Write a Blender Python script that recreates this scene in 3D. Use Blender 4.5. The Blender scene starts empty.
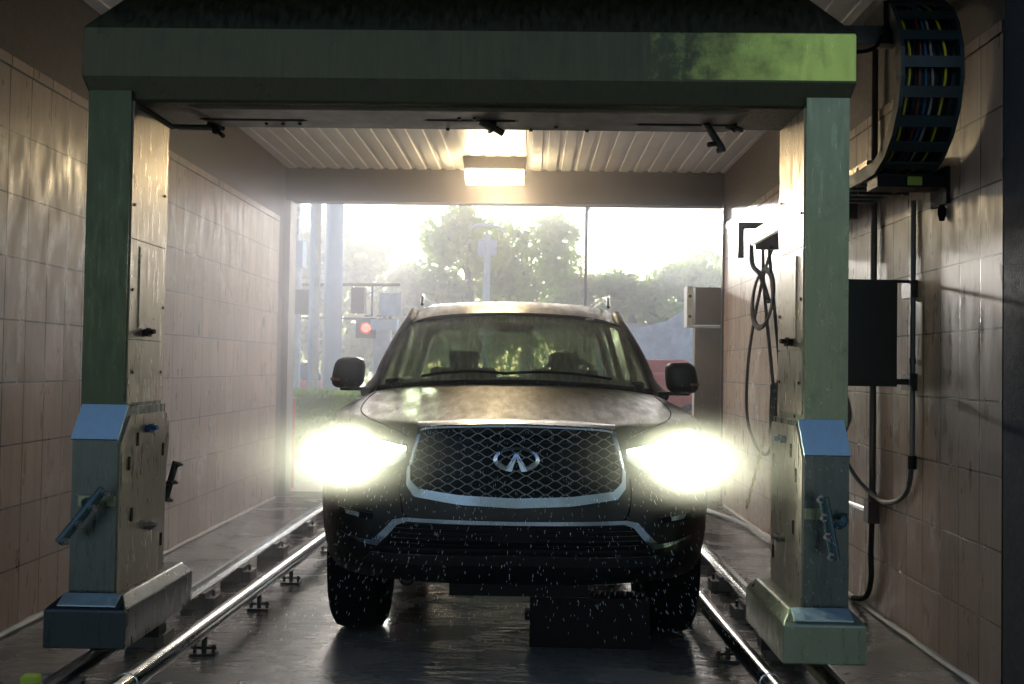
import bpy, bmesh, math, random
from math import sin, cos, pi, radians, sqrt
from mathutils import Vector, Matrix
from mathutils.bvhtree import BVHTree
random.seed(7)
C = bpy.context.scene.collection
S = bpy.context.scene

# ---------------------------------------------------------------- camera, world, sun, exposure
cam = bpy.data.objects.new('camera', bpy.data.cameras.new('camera'))
C.objects.link(cam)
cam.data.sensor_width = 36; cam.data.lens = 995 * 36 / 1024
cam.data.clip_start = .02; cam.data.clip_end = 500
cam.matrix_world = (Matrix.Translation((0, 0, 1.4)) @ Matrix.Rotation(radians(1.14), 4, 'Z')
                    @ Matrix.Rotation(pi / 2 + radians(1.45), 4, 'X') @ Matrix.Rotation(radians(.9), 4, 'Z'))
S.camera = cam
SUN_EL, SUN_AZ = radians(8), radians(-5.5)          # azimuth from +Y towards +X
world = bpy.data.worlds.new('sky'); S.world = world; world.use_nodes = True
wn = world.node_tree.nodes; wl = world.node_tree.links; wn.clear()
sky = wn.new('ShaderNodeTexSky'); sky.sky_type = 'NISHITA'; sky.sun_disc = False
sky.sun_elevation = radians(24); sky.sun_rotation = SUN_AZ
sky.air_density = 1.0; sky.dust_density = 1.5; sky.ozone_density = 1.5
bg = wn.new('ShaderNodeBackground'); bg.inputs[1].default_value = 0.16
wo = wn.new('ShaderNodeOutputWorld')
wl.new(sky.outputs[0], bg.inputs[0]); wl.new(bg.outputs[0], wo.inputs[0])
sun = bpy.data.lights.new('sun', 'SUN'); sun.energy = 15; sun.angle = radians(4); sun.color = (1, .95, .88)
so = bpy.data.objects.new('sun', sun); C.objects.link(so)
sd = Vector((sin(SUN_AZ) * cos(SUN_EL), cos(SUN_AZ) * cos(SUN_EL), sin(SUN_EL)))
so.rotation_euler = sd.to_track_quat('Z', 'Y').to_euler(); so.location = sd * 60
vs = S.view_settings
vs.view_transform = 'Standard'; vs.look = 'None'; vs.exposure = 0.6; vs.gamma = 1; vs.use_curve_mapping = False
S.cycles.use_denoising = True
S.cycles.volume_step_rate = 2.0; S.cycles.volume_max_steps = 64
S.cycles.volume_bounces = 1; S.cycles.max_bounces = 8; S.cycles.transparent_max_bounces = 16
S.cycles.caustics_reflective = False; S.cycles.caustics_refractive = False
S.cycles.sample_clamp_indirect = 6

# ---------------------------------------------------------------- materials
def rgb(h):
    h = h.lstrip('#'); v = [int(h[i:i + 2], 16) / 255 for i in (0, 2, 4)]
    return tuple(c / 12.92 if c <= .04045 else ((c + .055) / 1.055) ** 2.4 for c in v) + (1,)
class NT:
    def __init__(s, name):
        s.m = bpy.data.materials.new(name); s.m.use_nodes = True
        s.n = s.m.node_tree.nodes; s.l = s.m.node_tree.links
        s.b = s.n['Principled BSDF']; s.out = s.n['Material Output']
        s.tc = s.n.new('ShaderNodeTexCoord')
    def node(s, t, **k):
        x = s.n.new(t)
        for a, v in k.items(): setattr(x, a, v)
        return x
    def link(s, a, b): s.l.new(a, b)
    def mapping(s, scale=(1, 1, 1), rot=(0, 0, 0)):
        mp = s.node('ShaderNodeMapping'); mp.inputs['Scale'].default_value = scale; mp.inputs['Rotation'].default_value = rot
        s.link(s.tc.outputs['Object'], mp.inputs[0]); return mp.outputs[0]
    def noise(s, scale=5, detail=4, vec=None, rough=.55, dist=0):
        x = s.node('ShaderNodeTexNoise'); x.inputs['Scale'].default_value = scale; x.inputs['Detail'].default_value = detail
        x.inputs['Roughness'].default_value = rough; x.inputs['Distortion'].default_value = dist
        s.link(vec if vec is not None else s.tc.outputs['Object'], x.inputs['Vector']); return x.outputs['Fac']
    def ramp(s, fac, stops):
        r = s.node('ShaderNodeValToRGB'); e = r.color_ramp.elements
        while len(e) < len(stops): e.new(.5)
        for i, (p, c) in enumerate(stops):
            e[i].position = p; e[i].color = c if isinstance(c, tuple) else (c, c, c, 1)
        s.link(fac, r.inputs[0]); return r.outputs[0]
    def mix(s, fac, a, b, mode='MIX'):
        x = s.node('ShaderNodeMix', data_type='RGBA', blend_type=mode)
        for v, i in ((fac, 0), (a, 6), (b, 7)):
            if hasattr(v, 'default_value') or hasattr(v, 'links'): s.link(v, x.inputs[i])
            else: x.inputs[i].default_value = v
        return x.outputs[2]
    def bump(s, h, strength=.3, dist=.01):
        x = s.node('ShaderNodeBump'); x.inputs['Strength'].default_value = strength; x.inputs['Distance'].default_value = dist
        s.link(h, x.inputs['Height']); s.link(x.outputs[0], s.b.inputs['Normal']); return x
    def set(s, **k):
        for a, v in k.items():
            i = s.b.inputs[a.replace('_', ' ')]
            if hasattr(v, 'links'): s.link(v, i)
            else: i.default_value = v
        return s
def flat(name, col, rough=.5, metal=0, bump=0, bscale=40, var=.25, coat=0, stretch=(1, 1, 1)):
    t = NT(name); c = rgb(col) if isinstance(col, str) else col
    n = t.noise(bscale * .12, 4, t.mapping(stretch))
    d = tuple(x * (1 - var) for x in c[:3]) + (1,); l = tuple(min(1, x * (1 + var)) for x in c[:3]) + (1,)
    t.set(Base_Color=t.ramp(n, [(.3, d), (.7, l)]), Metallic=metal, Coat_Weight=coat)
    r = t.ramp(t.noise(bscale * .3, 3), [(.3, max(.03, rough - .08)), (.75, min(1, rough + .1))]); t.set(Roughness=r)
    if bump: t.bump(t.noise(bscale, 3), bump, .004)
    return t.m
def low_spec(m, v=.12):
    m.node_tree.nodes['Principled BSDF'].inputs['Specular IOR Level'].default_value = v; return m
def emit(name, col, strength):
    t = NT(name); t.set(Base_Color=(0.8, .8, .8, 1), Emission_Color=rgb(col) if isinstance(col, str) else col, Emission_Strength=strength); return t.m
def tile_mat():
    t = NT('wet_tile')
    sx = t.node('ShaderNodeSeparateXYZ'); t.link(t.tc.outputs['Object'], sx.inputs[0])
    cx = t.node('ShaderNodeCombineXYZ'); t.link(sx.outputs[1], cx.inputs[0]); t.link(sx.outputs[2], cx.inputs[1])
    b = t.node('ShaderNodeTexBrick'); b.offset = 0; b.squash = 1
    t.link(cx.outputs[0], b.inputs['Vector'])
    b.inputs['Scale'].default_value = 1; b.inputs['Brick Width'].default_value = .2155; b.inputs['Row Height'].default_value = .3205
    b.inputs['Mortar Size'].default_value = .0052; b.inputs['Mortar Smooth'].default_value = .15; b.inputs['Bias'].default_value = 0
    b.inputs['Color1'].default_value = rgb('#a88f7b'); b.inputs['Color2'].default_value = rgb('#8f7765'); b.inputs['Mortar'].default_value = rgb('#231c19')
    st = t.noise(3.2, 6, t.mapping((9, 9, .6)), .6)
    c = t.mix(t.ramp(st, [(.35, .0), (.72, .45)]), b.outputs['Color'], rgb('#6a5648'))
    wat = t.noise(26, 5, t.mapping((1, 1, .35)), .7)
    c = t.mix(t.ramp(wat, [(.58, 0.), (.72, .25)]), c, rgb('#b9ab9f'))
    t.set(Base_Color=c, Roughness=t.ramp(t.noise(14, 5, t.mapping((1, 1, .3))), [(.3, .22), (.7, .5)]), Specular_IOR_Level=.6)
    h = t.mix(.12, b.outputs['Fac'], t.noise(34, 4, t.mapping((1, 1, .5))))
    bp = t.bump(h, .5, .004); bp.invert = True
    return t.m
def steel_mat(name, tint, rough=.3, streak=.5, dirt='#4a443b', dirt_amt=.35):
    t = NT(name)
    st = t.noise(6, 6, t.mapping((14, 14, .8)), .65)
    blot = t.noise(5.5, 7, None, .7)
    c = t.mix(t.ramp(st, [(.35, 0.), (.7, streak)]), rgb(tint), tuple(x * .62 for x in rgb(tint)[:3]) + (1,))
    dfac = t.ramp(blot, [(.55, 0.), (.75, dirt_amt)])
    c = t.mix(dfac, c, rgb(dirt))
    mt = t.ramp(blot, [(.55, .93), (.78, .6)])
    t.set(Base_Color=c, Metallic=mt, Roughness=t.ramp(t.noise(9, 6, t.mapping((5, 5, .7))), [(.3, rough - .08), (.72, rough + .16)]))
    t.bump(t.noise(60, 3, t.mapping((1, 1, .3))), .12, .002)
    return t.m
def beam_mat():  # yellow-green reflection painted into the colour at the right end of the face
    m = steel_mat('beam_steel_green_reflection', '#4b4938', .34, .35, '#282b22', .6)
    n, l = m.node_tree.nodes, m.node_tree.links; b = n['Principled BSDF']
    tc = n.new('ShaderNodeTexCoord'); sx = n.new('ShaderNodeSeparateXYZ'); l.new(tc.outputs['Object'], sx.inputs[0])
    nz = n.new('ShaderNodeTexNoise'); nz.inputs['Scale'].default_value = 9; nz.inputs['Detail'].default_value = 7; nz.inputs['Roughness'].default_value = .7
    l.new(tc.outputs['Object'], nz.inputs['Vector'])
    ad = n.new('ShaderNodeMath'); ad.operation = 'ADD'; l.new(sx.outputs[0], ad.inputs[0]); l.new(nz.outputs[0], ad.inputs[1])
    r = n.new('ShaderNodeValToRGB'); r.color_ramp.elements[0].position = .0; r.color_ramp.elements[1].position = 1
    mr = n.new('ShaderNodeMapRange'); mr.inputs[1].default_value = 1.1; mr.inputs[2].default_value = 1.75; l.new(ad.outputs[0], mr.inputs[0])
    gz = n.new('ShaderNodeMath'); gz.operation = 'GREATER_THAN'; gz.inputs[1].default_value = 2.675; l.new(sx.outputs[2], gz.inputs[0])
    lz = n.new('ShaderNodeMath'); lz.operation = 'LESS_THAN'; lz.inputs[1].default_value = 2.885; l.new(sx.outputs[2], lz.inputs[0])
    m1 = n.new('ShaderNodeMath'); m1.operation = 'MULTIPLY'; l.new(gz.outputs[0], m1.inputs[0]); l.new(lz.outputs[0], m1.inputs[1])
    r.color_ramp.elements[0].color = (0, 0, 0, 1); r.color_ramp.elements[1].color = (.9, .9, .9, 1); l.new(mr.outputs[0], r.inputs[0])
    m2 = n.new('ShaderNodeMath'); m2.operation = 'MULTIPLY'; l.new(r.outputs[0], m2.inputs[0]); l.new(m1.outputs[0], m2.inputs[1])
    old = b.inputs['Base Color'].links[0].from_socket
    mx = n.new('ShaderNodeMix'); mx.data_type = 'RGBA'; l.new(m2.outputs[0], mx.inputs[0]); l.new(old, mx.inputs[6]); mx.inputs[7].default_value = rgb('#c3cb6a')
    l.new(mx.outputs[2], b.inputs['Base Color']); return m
def floor_mat():
    t = NT('wet_concrete')
    big = t.noise(1.1, 6, t.mapping((1, .55, 1)), .6, .4)
    c = t.mix(t.ramp(big, [(.3, 0.), (.7, 1.)]), rgb('#3b3733'), rgb('#77706a'))
    c = t.mix(t.ramp(t.noise(60, 3), [(.5, 0.), (.75, .3)]), c, rgb('#8a8175'))
    pud = t.ramp(t.noise(1.7, 5, t.mapping((1, 1.5, 1)), .6, .3), [(.40, .06), (.6, .36)])
    t.set(Base_Color=c, Roughness=pud, Specular_IOR_Level=.7)
    n1 = t.noise(7, 5, t.mapping((1, 2.6, 1)), .6, .5)
    t.bump(n1, .42, .014)
    return t.m
def ceil_mat():
    t = NT('white_ribbed_panel')
    w = t.node('ShaderNodeTexWave', wave_type='BANDS', bands_direction='X', wave_profile='SAW')
    w.inputs['Scale'].default_value = 1 / .15 / 2 / pi * 2 * pi / 2 / 3.14159 ; w.inputs['Distortion'].default_value = 0
    n = t.noise(4, 5, t.mapping((1, .4, 1)))
    t.set(Base_Color=t.ramp(n, [(.3, rgb('#cdcbcb')), (.7, rgb('#e6e4e3'))]), Roughness=.35)
    t.bump(t.noise(40, 3), .1, .003)
    return t.m
def paint_mat():
    t = NT('wet_black_paint')
    dr = t.noise(150, 2); v = t.node('ShaderNodeTexVoronoi'); v.inputs['Scale'].default_value = 95
    t.link(t.tc.outputs['Object'], v.inputs['Vector'])
    drops = t.ramp(v.outputs['Distance'], [(.12, 1.), (.38, 0.)])
    run = t.noise(9, 5, t.mapping((2.4, .5, .5)), .6)
    c = t.mix(t.ramp(run, [(.4, 0.), (.75, .5)]), rgb('#0b0b0c'), rgb('#191817'))
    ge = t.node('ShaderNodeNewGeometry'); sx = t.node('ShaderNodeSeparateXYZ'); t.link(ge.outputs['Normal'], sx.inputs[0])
    up = t.ramp(sx.outputs[2], [(.55, 0.), (.9, .55)])   # reflected brown sheen put into the upward faces, where beads of water stay
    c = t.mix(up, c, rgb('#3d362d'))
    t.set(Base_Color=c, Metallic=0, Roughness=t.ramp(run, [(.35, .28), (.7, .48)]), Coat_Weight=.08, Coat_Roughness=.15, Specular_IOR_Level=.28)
    t.bump(t.mix(.5, drops, dr), .3, .003)
    return t.m
def glass_mat(name, tint, film='#cfd0b0', film_amt=.3):
    t = NT(name)
    tr = t.node('ShaderNodeBsdfTransparent'); tr.inputs[0].default_value = rgb(tint)
    gl = t.node('ShaderNodeBsdfGlossy'); gl.inputs['Roughness'].default_value = .06
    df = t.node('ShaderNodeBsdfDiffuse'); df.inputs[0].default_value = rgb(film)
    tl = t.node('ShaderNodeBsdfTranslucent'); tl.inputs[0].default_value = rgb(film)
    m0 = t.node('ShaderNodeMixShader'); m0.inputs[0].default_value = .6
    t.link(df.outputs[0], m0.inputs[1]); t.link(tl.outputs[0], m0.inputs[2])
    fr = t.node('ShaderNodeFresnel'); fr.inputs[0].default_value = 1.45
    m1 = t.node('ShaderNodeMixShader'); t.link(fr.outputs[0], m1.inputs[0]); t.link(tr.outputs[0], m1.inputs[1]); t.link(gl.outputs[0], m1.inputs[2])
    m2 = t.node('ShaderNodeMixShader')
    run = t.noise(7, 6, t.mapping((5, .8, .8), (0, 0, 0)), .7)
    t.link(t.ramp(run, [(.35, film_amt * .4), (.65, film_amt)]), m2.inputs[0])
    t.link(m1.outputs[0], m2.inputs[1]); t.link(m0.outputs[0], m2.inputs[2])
    t.link(m2.outputs[0], t.out.inputs['Surface'])
    return t.m
def leaf_mat(name, a, b):
    t = NT(name)
    c = t.ramp(t.noise(.9, 3), [(.35, rgb(a)), (.65, rgb(b))])
    t.set(Base_Color=c, Roughness=.5)
    tl = t.node('ShaderNodeBsdfTranslucent'); t.link(c, tl.inputs[0])
    mx = t.node('ShaderNodeMixShader'); mx.inputs[0].default_value = .65
    t.link(t.b.outputs[0], mx.inputs[1]); t.link(tl.outputs[0], mx.inputs[2]); t.link(mx.outputs[0], t.out.inputs['Surface'])
    return t.m

M = dict(
    tile=tile_mat(), upper=flat('grey_brown_wall_paint', '#4c423c', .55, bump=.5, bscale=130, var=.12),
    stucco=flat('dark_stucco', '#26272c', .8, bump=.7, bscale=110, var=.15),
    ceil=ceil_mat(), floor=floor_mat(), header=flat('header_metal', '#40393a', .4, .2, .1, 20, .12),
    asphalt=flat('road_asphalt', '#8d8b86', .3, 0, .25, 30, .2),
    walk=flat('pale_pavement', '#bdb8ac', .35, 0, .2, 20, .12),
    green=steel_mat('steel_green_reflection', '#85886f', .30, .35, '#3d4234', .45),  # reflected green put into the tint; brighter copy, for the right column
    greend=steel_mat('steel_green_reflection_dim', '#474c3c', .30, .4, '#2c3128', .5),  # dimmer copy for the left column, its weaker reflection put into the tint
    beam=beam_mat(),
    steel=steel_mat('brushed_steel', '#5d605b', .27, .5), darksteel=steel_mat('dark_brushed_steel', '#3a3f41', .3, .12), palesteel=steel_mat('pale_steel', '#7d8472', .32, .15, '#6c7430', .4), warm=steel_mat('water_stained_steel', '#a2998c', .30, .5, '#5c4d3b', .4),
    blue=steel_mat('steel_blue_sky_reflection', '#a3b6bc', .4, .2, '#7b8f98', .2),  # blue of the reflected sky put into the steel colour
    under=flat('dull_underside_metal', '#565048', .45, .6, .1, 30, .3),
    chrome=flat('chrome', '#c9ccd0', .12, 1, 0, 30, .08), pipe=flat('polished_pipe', '#b9bcbe', .17, 1, .05, 60, .15),
    black=flat('black_plastic', '#08080a', .4, 0, .15, 60, .3), rubber=flat('black_rubber', '#08080a', .85, 0, .3, 50, .3),
    iron=flat('dark_wet_iron', '#2a2826', .35, .6, .3, 40, .3), concrete=flat('dark_block_concrete', '#55514b', .5, 0, .5, 40, .2),
    hole=flat('dark_recess', '#050505', .8), bolt=flat('bolt_steel', '#7b7a76', .35, .9),
    paint=paint_mat(), trim=flat('dark_grille_plastic', '#0b0c0d', .4, 0, .1, 50),
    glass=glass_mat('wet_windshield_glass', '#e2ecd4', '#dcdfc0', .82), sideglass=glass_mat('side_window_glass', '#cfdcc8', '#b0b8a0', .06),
    interior=flat('dark_interior', '#1d1c19', .7),
    lamp=emit('headlight_led', '#f4ffe0', 60.0), drl=emit('daylight_strip', '#f8ffe8', 25.0), foglens=flat('clear_lens', '#8b9196', .1, .5),
    fixture=emit('ceiling_light_lens', '#ffe3b0', 55.0), red=emit('red_signal', '#ff1c0c', 16.0), amber=flat('amber_lens', '#8a5530', .3),
    cabinet=flat('black_cabinet_metal', '#17150f', .42, .3, .1, 20, .3), conduit=flat('grey_conduit', '#4a4a4c', .4, .3),
    darkpipe=flat('dark_conduit', '#2b2523', .4, .3), chain=flat('teal_black_chain_plastic', '#16262a', .5, 0, .1, 40, .3),
    yellow=flat('yellow_cable', '#a89a18', .5), redc=flat('red_cable', '#5a1a1a', .5), bluec=flat('blue_cable', '#1e4468', .5), grayc=flat('grey_cable', '#77777a', .5),
    lime=flat('lime_tag', '#8a9a2c', .5), hose=flat('grey_hose', '#8f979c', .35), caulk=flat('white_wall_base_bead', '#cfcac0', .5, 0, .4, 60, .1),
    white=flat('white_paint', '#cfd4d8', .5), pole=flat('pale_blue_concrete', '#bccad6', .7, 0, .1, 10, .1), pole2=flat('cream_post', '#c9c4b8', .6),
    signal=flat('signal_housing', '#24303a', .5), signalgreen=flat('dark_green_housing', '#1f3a33', .5), redp=flat('red_paint', '#b3352c', .4),
    bark=flat('bark', '#4a4034', .8), leaf=leaf_mat('sunlit_leaves', '#5f8a30', '#a6c654'), leaf2=leaf_mat('olive_leaves', '#667f38', '#aab85c'),
    hedge=leaf_mat('hedge_leaves', '#6d9a35', '#a8ca58'), dull=leaf_mat('dull_leaves', '#55603f', '#7d8460'), brown=flat('brown_cover', '#5c4c42', .5, .2, .1, 20), tangrey=flat('grey_brown_panel', '#77706a', .4, .3, .1, 20),
    barsteel=flat('dark_teal_bar_steel', '#33454a', .3, .6, .05, 40, .2), carchrome=flat('wet_satin_chrome', '#8f959b', .2, 1, 0, 30, .1))

for k_ in ('black', 'rubber', 'trim', 'hole', 'interior'): low_spec(M[k_])
# ---------------------------------------------------------------- mesh helpers
def obj(name, bm, mats, parent=None, smooth=False, bevel=0, seg=2):
    if bevel:
        eds = [e for e in bm.edges if len(e.link_faces) == 2 and e.calc_face_angle(0) > .5]
        bmesh.ops.bevel(bm, geom=eds, offset=bevel, segments=seg, profile=.5, affect='EDGES', clamp_overlap=True)
    bmesh.ops.recalc_face_normals(bm, faces=bm.faces)
    me = bpy.data.meshes.new(name); bm.to_mesh(me); bm.free()
    for m in (mats if isinstance(mats, (list, tuple)) else [mats]): me.materials.append(m)
    if smooth:
        me.polygons.foreach_set('use_smooth', [True] * len(me.polygons))
        me.set_sharp_from_angle(angle=radians(40))
    o = bpy.data.objects.new(name, me); C.objects.link(o)
    if parent: o.parent = parent
    return o
def tag(o, label, cat, group=None, kind=None):
    o['label'] = label; o['category'] = cat
    if group: o['group'] = group
    if kind: o['kind'] = kind
    return o
def thing(name, label, cat, loc=(0, 0, 0), rz=0, group=None):
    o = bpy.data.objects.new(name, None); C.objects.link(o); o.empty_display_size = .1
    o.location = loc; o.rotation_euler = (0, 0, rz); return tag(o, label, cat, group)
def struct(o): o['kind'] = 'structure'; return o
def B(bm, x0, x1, y0, y1, z0, z1, mi=0):
    v = [bm.verts.new((x, y, z)) for x in (x0, x1) for y in (y0, y1) for z in (z0, z1)]
    for f in ((0, 1, 3, 2), (4, 6, 7, 5), (0, 4, 5, 1), (2, 3, 7, 6), (0, 2, 6, 4), (1, 5, 7, 3)):
        bm.faces.new([v[i] for i in f]).material_index = mi
    return bm
def box(*a): return B(bmesh.new(), *a)
def hull(pts, bm=None):
    t = bmesh.new()
    for p in pts: t.verts.new(p)
    r = bmesh.ops.convex_hull(t, input=t.verts)
    bmesh.ops.delete(t, geom=[v for v in r['geom_interior'] if isinstance(v, bmesh.types.BMVert)], context='VERTS')
    bmesh.ops.dissolve_limit(t, angle_limit=.01, verts=t.verts, edges=t.edges)
    return t if bm is None else merge(bm, t)
def merge(bm, t):
    me = bpy.data.meshes.new('x'); t.to_mesh(me); t.free(); bm.from_mesh(me); bpy.data.meshes.remove(me); return bm
def prism(poly, axis, a, b, bm=None, mi=0):
    bm = bm or bmesh.new()
    def p(u, v, w): return {'x': (w, u, v), 'y': (u, w, v), 'z': (u, v, w)}[axis]
    A = [bm.verts.new(p(u, v, a)) for u, v in poly]; D = [bm.verts.new(p(u, v, b)) for u, v in poly]
    n = len(poly); fs = [bm.faces.new(A), bm.faces.new(D[::-1])]
    for i in range(n): fs.append(bm.faces.new((A[i], D[i], D[(i + 1) % n], A[(i + 1) % n])))
    for f in fs: f.material_index = mi
    return bm
def spline(pts, k=6):
    P = [Vector(p) for p in pts]; out = []
    for i in range(len(P) - 1):
        p0, p1, p2, p3 = P[max(i - 1, 0)], P[i], P[i + 1], P[min(i + 2, len(P) - 1)]
        for j in range(k):
            t = j / k
            out.append(.5 * ((2 * p1) + (-p0 + p2) * t + (2 * p0 - 5 * p1 + 4 * p2 - p3) * t * t + (-p0 + 3 * p1 - 3 * p2 + p3) * t ** 3))
    out.append(P[-1]); return out
def tube(pts, r, n=10, bm=None, closed=False, mi=0):
    bm = bm or bmesh.new(); pts = [Vector(p) for p in pts]; rings = []; N = len(pts); up = None
    for i, p in enumerate(pts):
        a = pts[(i - 1) % N] if (closed or i) else p; b = pts[(i + 1) % N] if (closed or i < N - 1) else p
        d = (b - a)
        d = d.normalized() if d.length > 1e-9 else Vector((0, 0, 1))
        if up is None: up = Vector((0, 0, 1)) if abs(d.z) < .9 else Vector((1, 0, 0))
        s = d.cross(up)
        if s.length < 1e-4: up = Vector((1, .3, 0)); s = d.cross(up)
        s.normalize(); u = s.cross(d).normalized(); up = u
        rr = r[i] if isinstance(r, (list, tuple)) else r
        rings.append([bm.verts.new(p + (s * cos(2 * pi * k / n) + u * sin(2 * pi * k / n)) * rr) for k in range(n)])
    for i in range(N if closed else N - 1):
        A, D = rings[i], rings[(i + 1) % N]
        for k in range(n): bm.faces.new((A[k], A[(k + 1) % n], D[(k + 1) % n], D[k])).material_index = mi
    if not closed:
        bm.faces.new(rings[0][::-1]).material_index = mi; bm.faces.new(rings[-1]).material_index = mi
    return bm
def cyl(a, b, r, n=16, bm=None, mi=0): return tube([a, b], r, n, bm, mi=mi)
def lathe(prof, n=32, axis='x', c=(0, 0, 0), bm=None, closed=True):
    bm = bm or bmesh.new(); rings = []
    for (h, r) in prof:
        ring = []
        for k in range(n):
            a = 2 * pi * k / n; u, v = r * cos(a), r * sin(a)
            p = {'x': (h, u, v), 'y': (u, h, v), 'z': (u, v, h)}[axis]
            ring.append(bm.verts.new(Vector(p) + Vector(c)))
        rings.append(ring)
    m = len(rings)
    for i in range(m if closed else m - 1):
        A, D = rings[i], rings[(i + 1) % m]
        for k in range(n): bm.faces.new((A[k], A[(k + 1) % n], D[(k + 1) % n], D[k]))
    if not closed:
        bm.faces.new(rings[0][::-1]); bm.faces.new(rings[-1])
    return bm
def lerp(a, b, t): return a + (b - a) * t
def interp(x, xs, ys):
    if x <= xs[0]: return ys[0]
    for i in range(len(xs) - 1):
        if x <= xs[i + 1]: return lerp(ys[i], ys[i + 1], (x - xs[i]) / (xs[i + 1] - xs[i]))
    return ys[-1]

# ---------------------------------------------------------------- structure
XL, XR, YF, YB, ZC, ZT = -2.66, 2.02, 4.30, 10.62, 3.52, 2.885
bm = B(bmesh.new(), XL - .25, XL - .012, YF, YB, 0, ZC + .1, 0); B(bm, XL - .012, XL, YF + .02, YB - .28, 0, ZT, 1); B(bm, XL - .012, XL + .006, YF + .02, YB - .28, ZT, ZT + .055, 1)
struct(obj('wall_left', bm, [M['upper'], M['tile']]))
bm = B(bmesh.new(), XR + .012, XR + .25, YF, YB, 0, ZC + .1, 0); B(bm, XR, XR + .012, YF + .012, YB - .1, 0, ZT, 1); B(bm, XR - .006, XR + .012, YF + .012, YB - .1, ZT, ZT + .055, 1)
struct(obj('wall_right', bm, [M['upper'], M['tile']]))
bm = bmesh.new(); B(bm, XL - 4, XL - .0, YF - .2, YF, 0, 4.3); B(bm, XR, XR + 4, YF - .2, YF, 0, 4.3); B(bm, XL, XR, YF - .2, YF, 3.2, 4.3)
struct(obj('wall_front', bm, M['stucco']))
bm = bmesh.new(); B(bm, XL - .25, XR + .25, YB, YB + .2, 3.155, 4.3); B(bm, XL - 3, XL - .02, YB, YB + .25, 0, 4.3); B(bm, XR + .1, XR + 3, YB, YB + .25, 0, 4.3)
struct(obj('wall_back', bm, M['header']))
bm = bmesh.new(); B(bm, XL - .25, XR + .25, YF, YB, ZC, ZC + .12)
x = XL
while x < XR:
    prism([(x, ZC), (x + .105, ZC), (x + .1, ZC - .014), (x + .005, ZC - .014)], 'y', YF, YB, bm); x += .155
struct(obj('ceiling', bm, M['ceil']))
bm = box(XL - .3, XR + .3, 2.0, YB + .3, -.2, 0)
struct(obj('floor', bm, M['floor']))
bm = bmesh.new(); B(bm, -80, 80, -60, 2.0, -.3, -.005); B(bm, -80, XL - .3, 2, YB + .3, -.3, -.005); B(bm, XR + .3, 80, 2, YB + .3, -.3, -.005); B(bm, -80, 80, 17.5, 140, -.3, -.02)
struct(obj('floor_road', bm, M['asphalt']))
struct(obj('floor_pavement', box(-80, 80, YB + .3, 17.5, -.3, -.004), M['walk']))
for s, X, nm in ((1, XL, 'baseboard_left'), (-1, XR, 'baseboard_right')):
    bm = bmesh.new()
    pts = [(X + s * (.008 + .006 * random.random()), YF + .05 + i * .12, .008 + random.random() * .006) for i in range(51)]
    tube(pts, [.012 + .008 * random.random() for _ in pts], 6, bm); struct(obj(nm, bm, M['caulk'], smooth=True))
struct(obj('trim_1', box(XL - .02, XL + .05, YB - .02, YB + .26, 0, 3.155), M['tangrey']))
struct(obj('trim_2', box(XR - .02, XR + .06, YB - .1, YB - .02, 0, 3.155), M['header']))

# ceiling light
t = thing('ceiling_light', 'glowing rectangular ceiling light above the bay exit', 'light', (-.40, 10.05, ZC - .014))
obj('housing', hull([(sx * .32, sy * .15, -.0) for sx in (-1, 1) for sy in (-1, 1)] + [(sx * .30, sy * .13, -.13) for sx in (-1, 1) for sy in (-1, 1)]), M['tangrey'], t)
obj('lens', box(-.29, .29, -.14, .13, -.235, -.13), M['fixture'], t, bevel=.02)

# ---------------------------------------------------------------- wash gantry
G = thing('wash_gantry', 'steel wash gantry arch straddling the rails in front of the vehicle', 'car wash gantry', (-.3, 4.5, .1))
G0 = Vector(G.location)
def gobj(name, bm, m, parent=None, **k):
    o = obj(name, bm, m, None, **k)
    o.parent = parent or G
    if parent is None or parent.parent == G: o.matrix_parent_inverse = Matrix.Translation(-G0)
    if parent is not None: o.matrix_parent_inverse = Matrix.Identity(4)
    return o
pts = []
xa, xb = -2.02, 1.405
for z in (2.665, 2.885): pts += [(xa, 4.35, z), (xb, 4.35, z), (xa, 4.80, z), (xb, 4.80, z)]
for y in (4.385, 4.80): pts += [(xa + .035, y, 2.56), (xb - .03, y, 2.56)]
for y in (4.47, 4.80): pts += [(xa + .34, y, 3.2), (xb - .34, y, 3.2)]
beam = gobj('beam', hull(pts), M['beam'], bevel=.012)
# under channel with sloping ends
bmu = hull([(-1.64, y, 2.575) for y in (4.42, 4.79)] + [(1.02, y, 2.575) for y in (4.42, 4.79)] + [(-1.52, y, 2.545) for y in (4.44, 4.78)] + [(.9, y, 2.545) for y in (4.44, 4.78)])
gobj('underside_channel', bmu, M['under'], bevel=.004)
for a, b, y in ((-1.60, -1.05, 4.63), (-.54, -.06, 4.60), (.45, .93, 4.64)):
    bm = box(a + .02, b - .02, y - .016, y + .016, 2.5435, 2.548)
    bmesh.ops.bevel(bm, geom=[e for e in bm.edges if abs(e.verts[0].co.z - e.verts[1].co.z) > .003], offset=.015, segments=3, affect='EDGES')
    gobj('slot', bm, M['hole'])
for x, y in ((-1.2, 4.69), (-1.28, 4.69), (-1.12, 4.69), (-.35, 4.55), (-.28, 4.55), (-.18, 4.76), (-.42, 4.76), (-.02, 4.76), (.1, 4.70), (.25, 4.76)):
    gobj('bolt', lathe([(2.535, .009), (2.56, .009)], 8, 'z', (x, y, 0), closed=False), M['iron'])
def nozzle(a, b, r=.014, mat='iron', par=None):
    a = Vector(a); b = Vector(b); m = a.lerp(b, .55)
    bm = cyl(a, m, r * 1.25, 10); cyl(m, b, r * .8, 10, bm); cyl(a.lerp(b, .45), m, r * 1.7, 6, bm)
    return gobj('nozzle', bm, M[mat], par, smooth=True)
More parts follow.
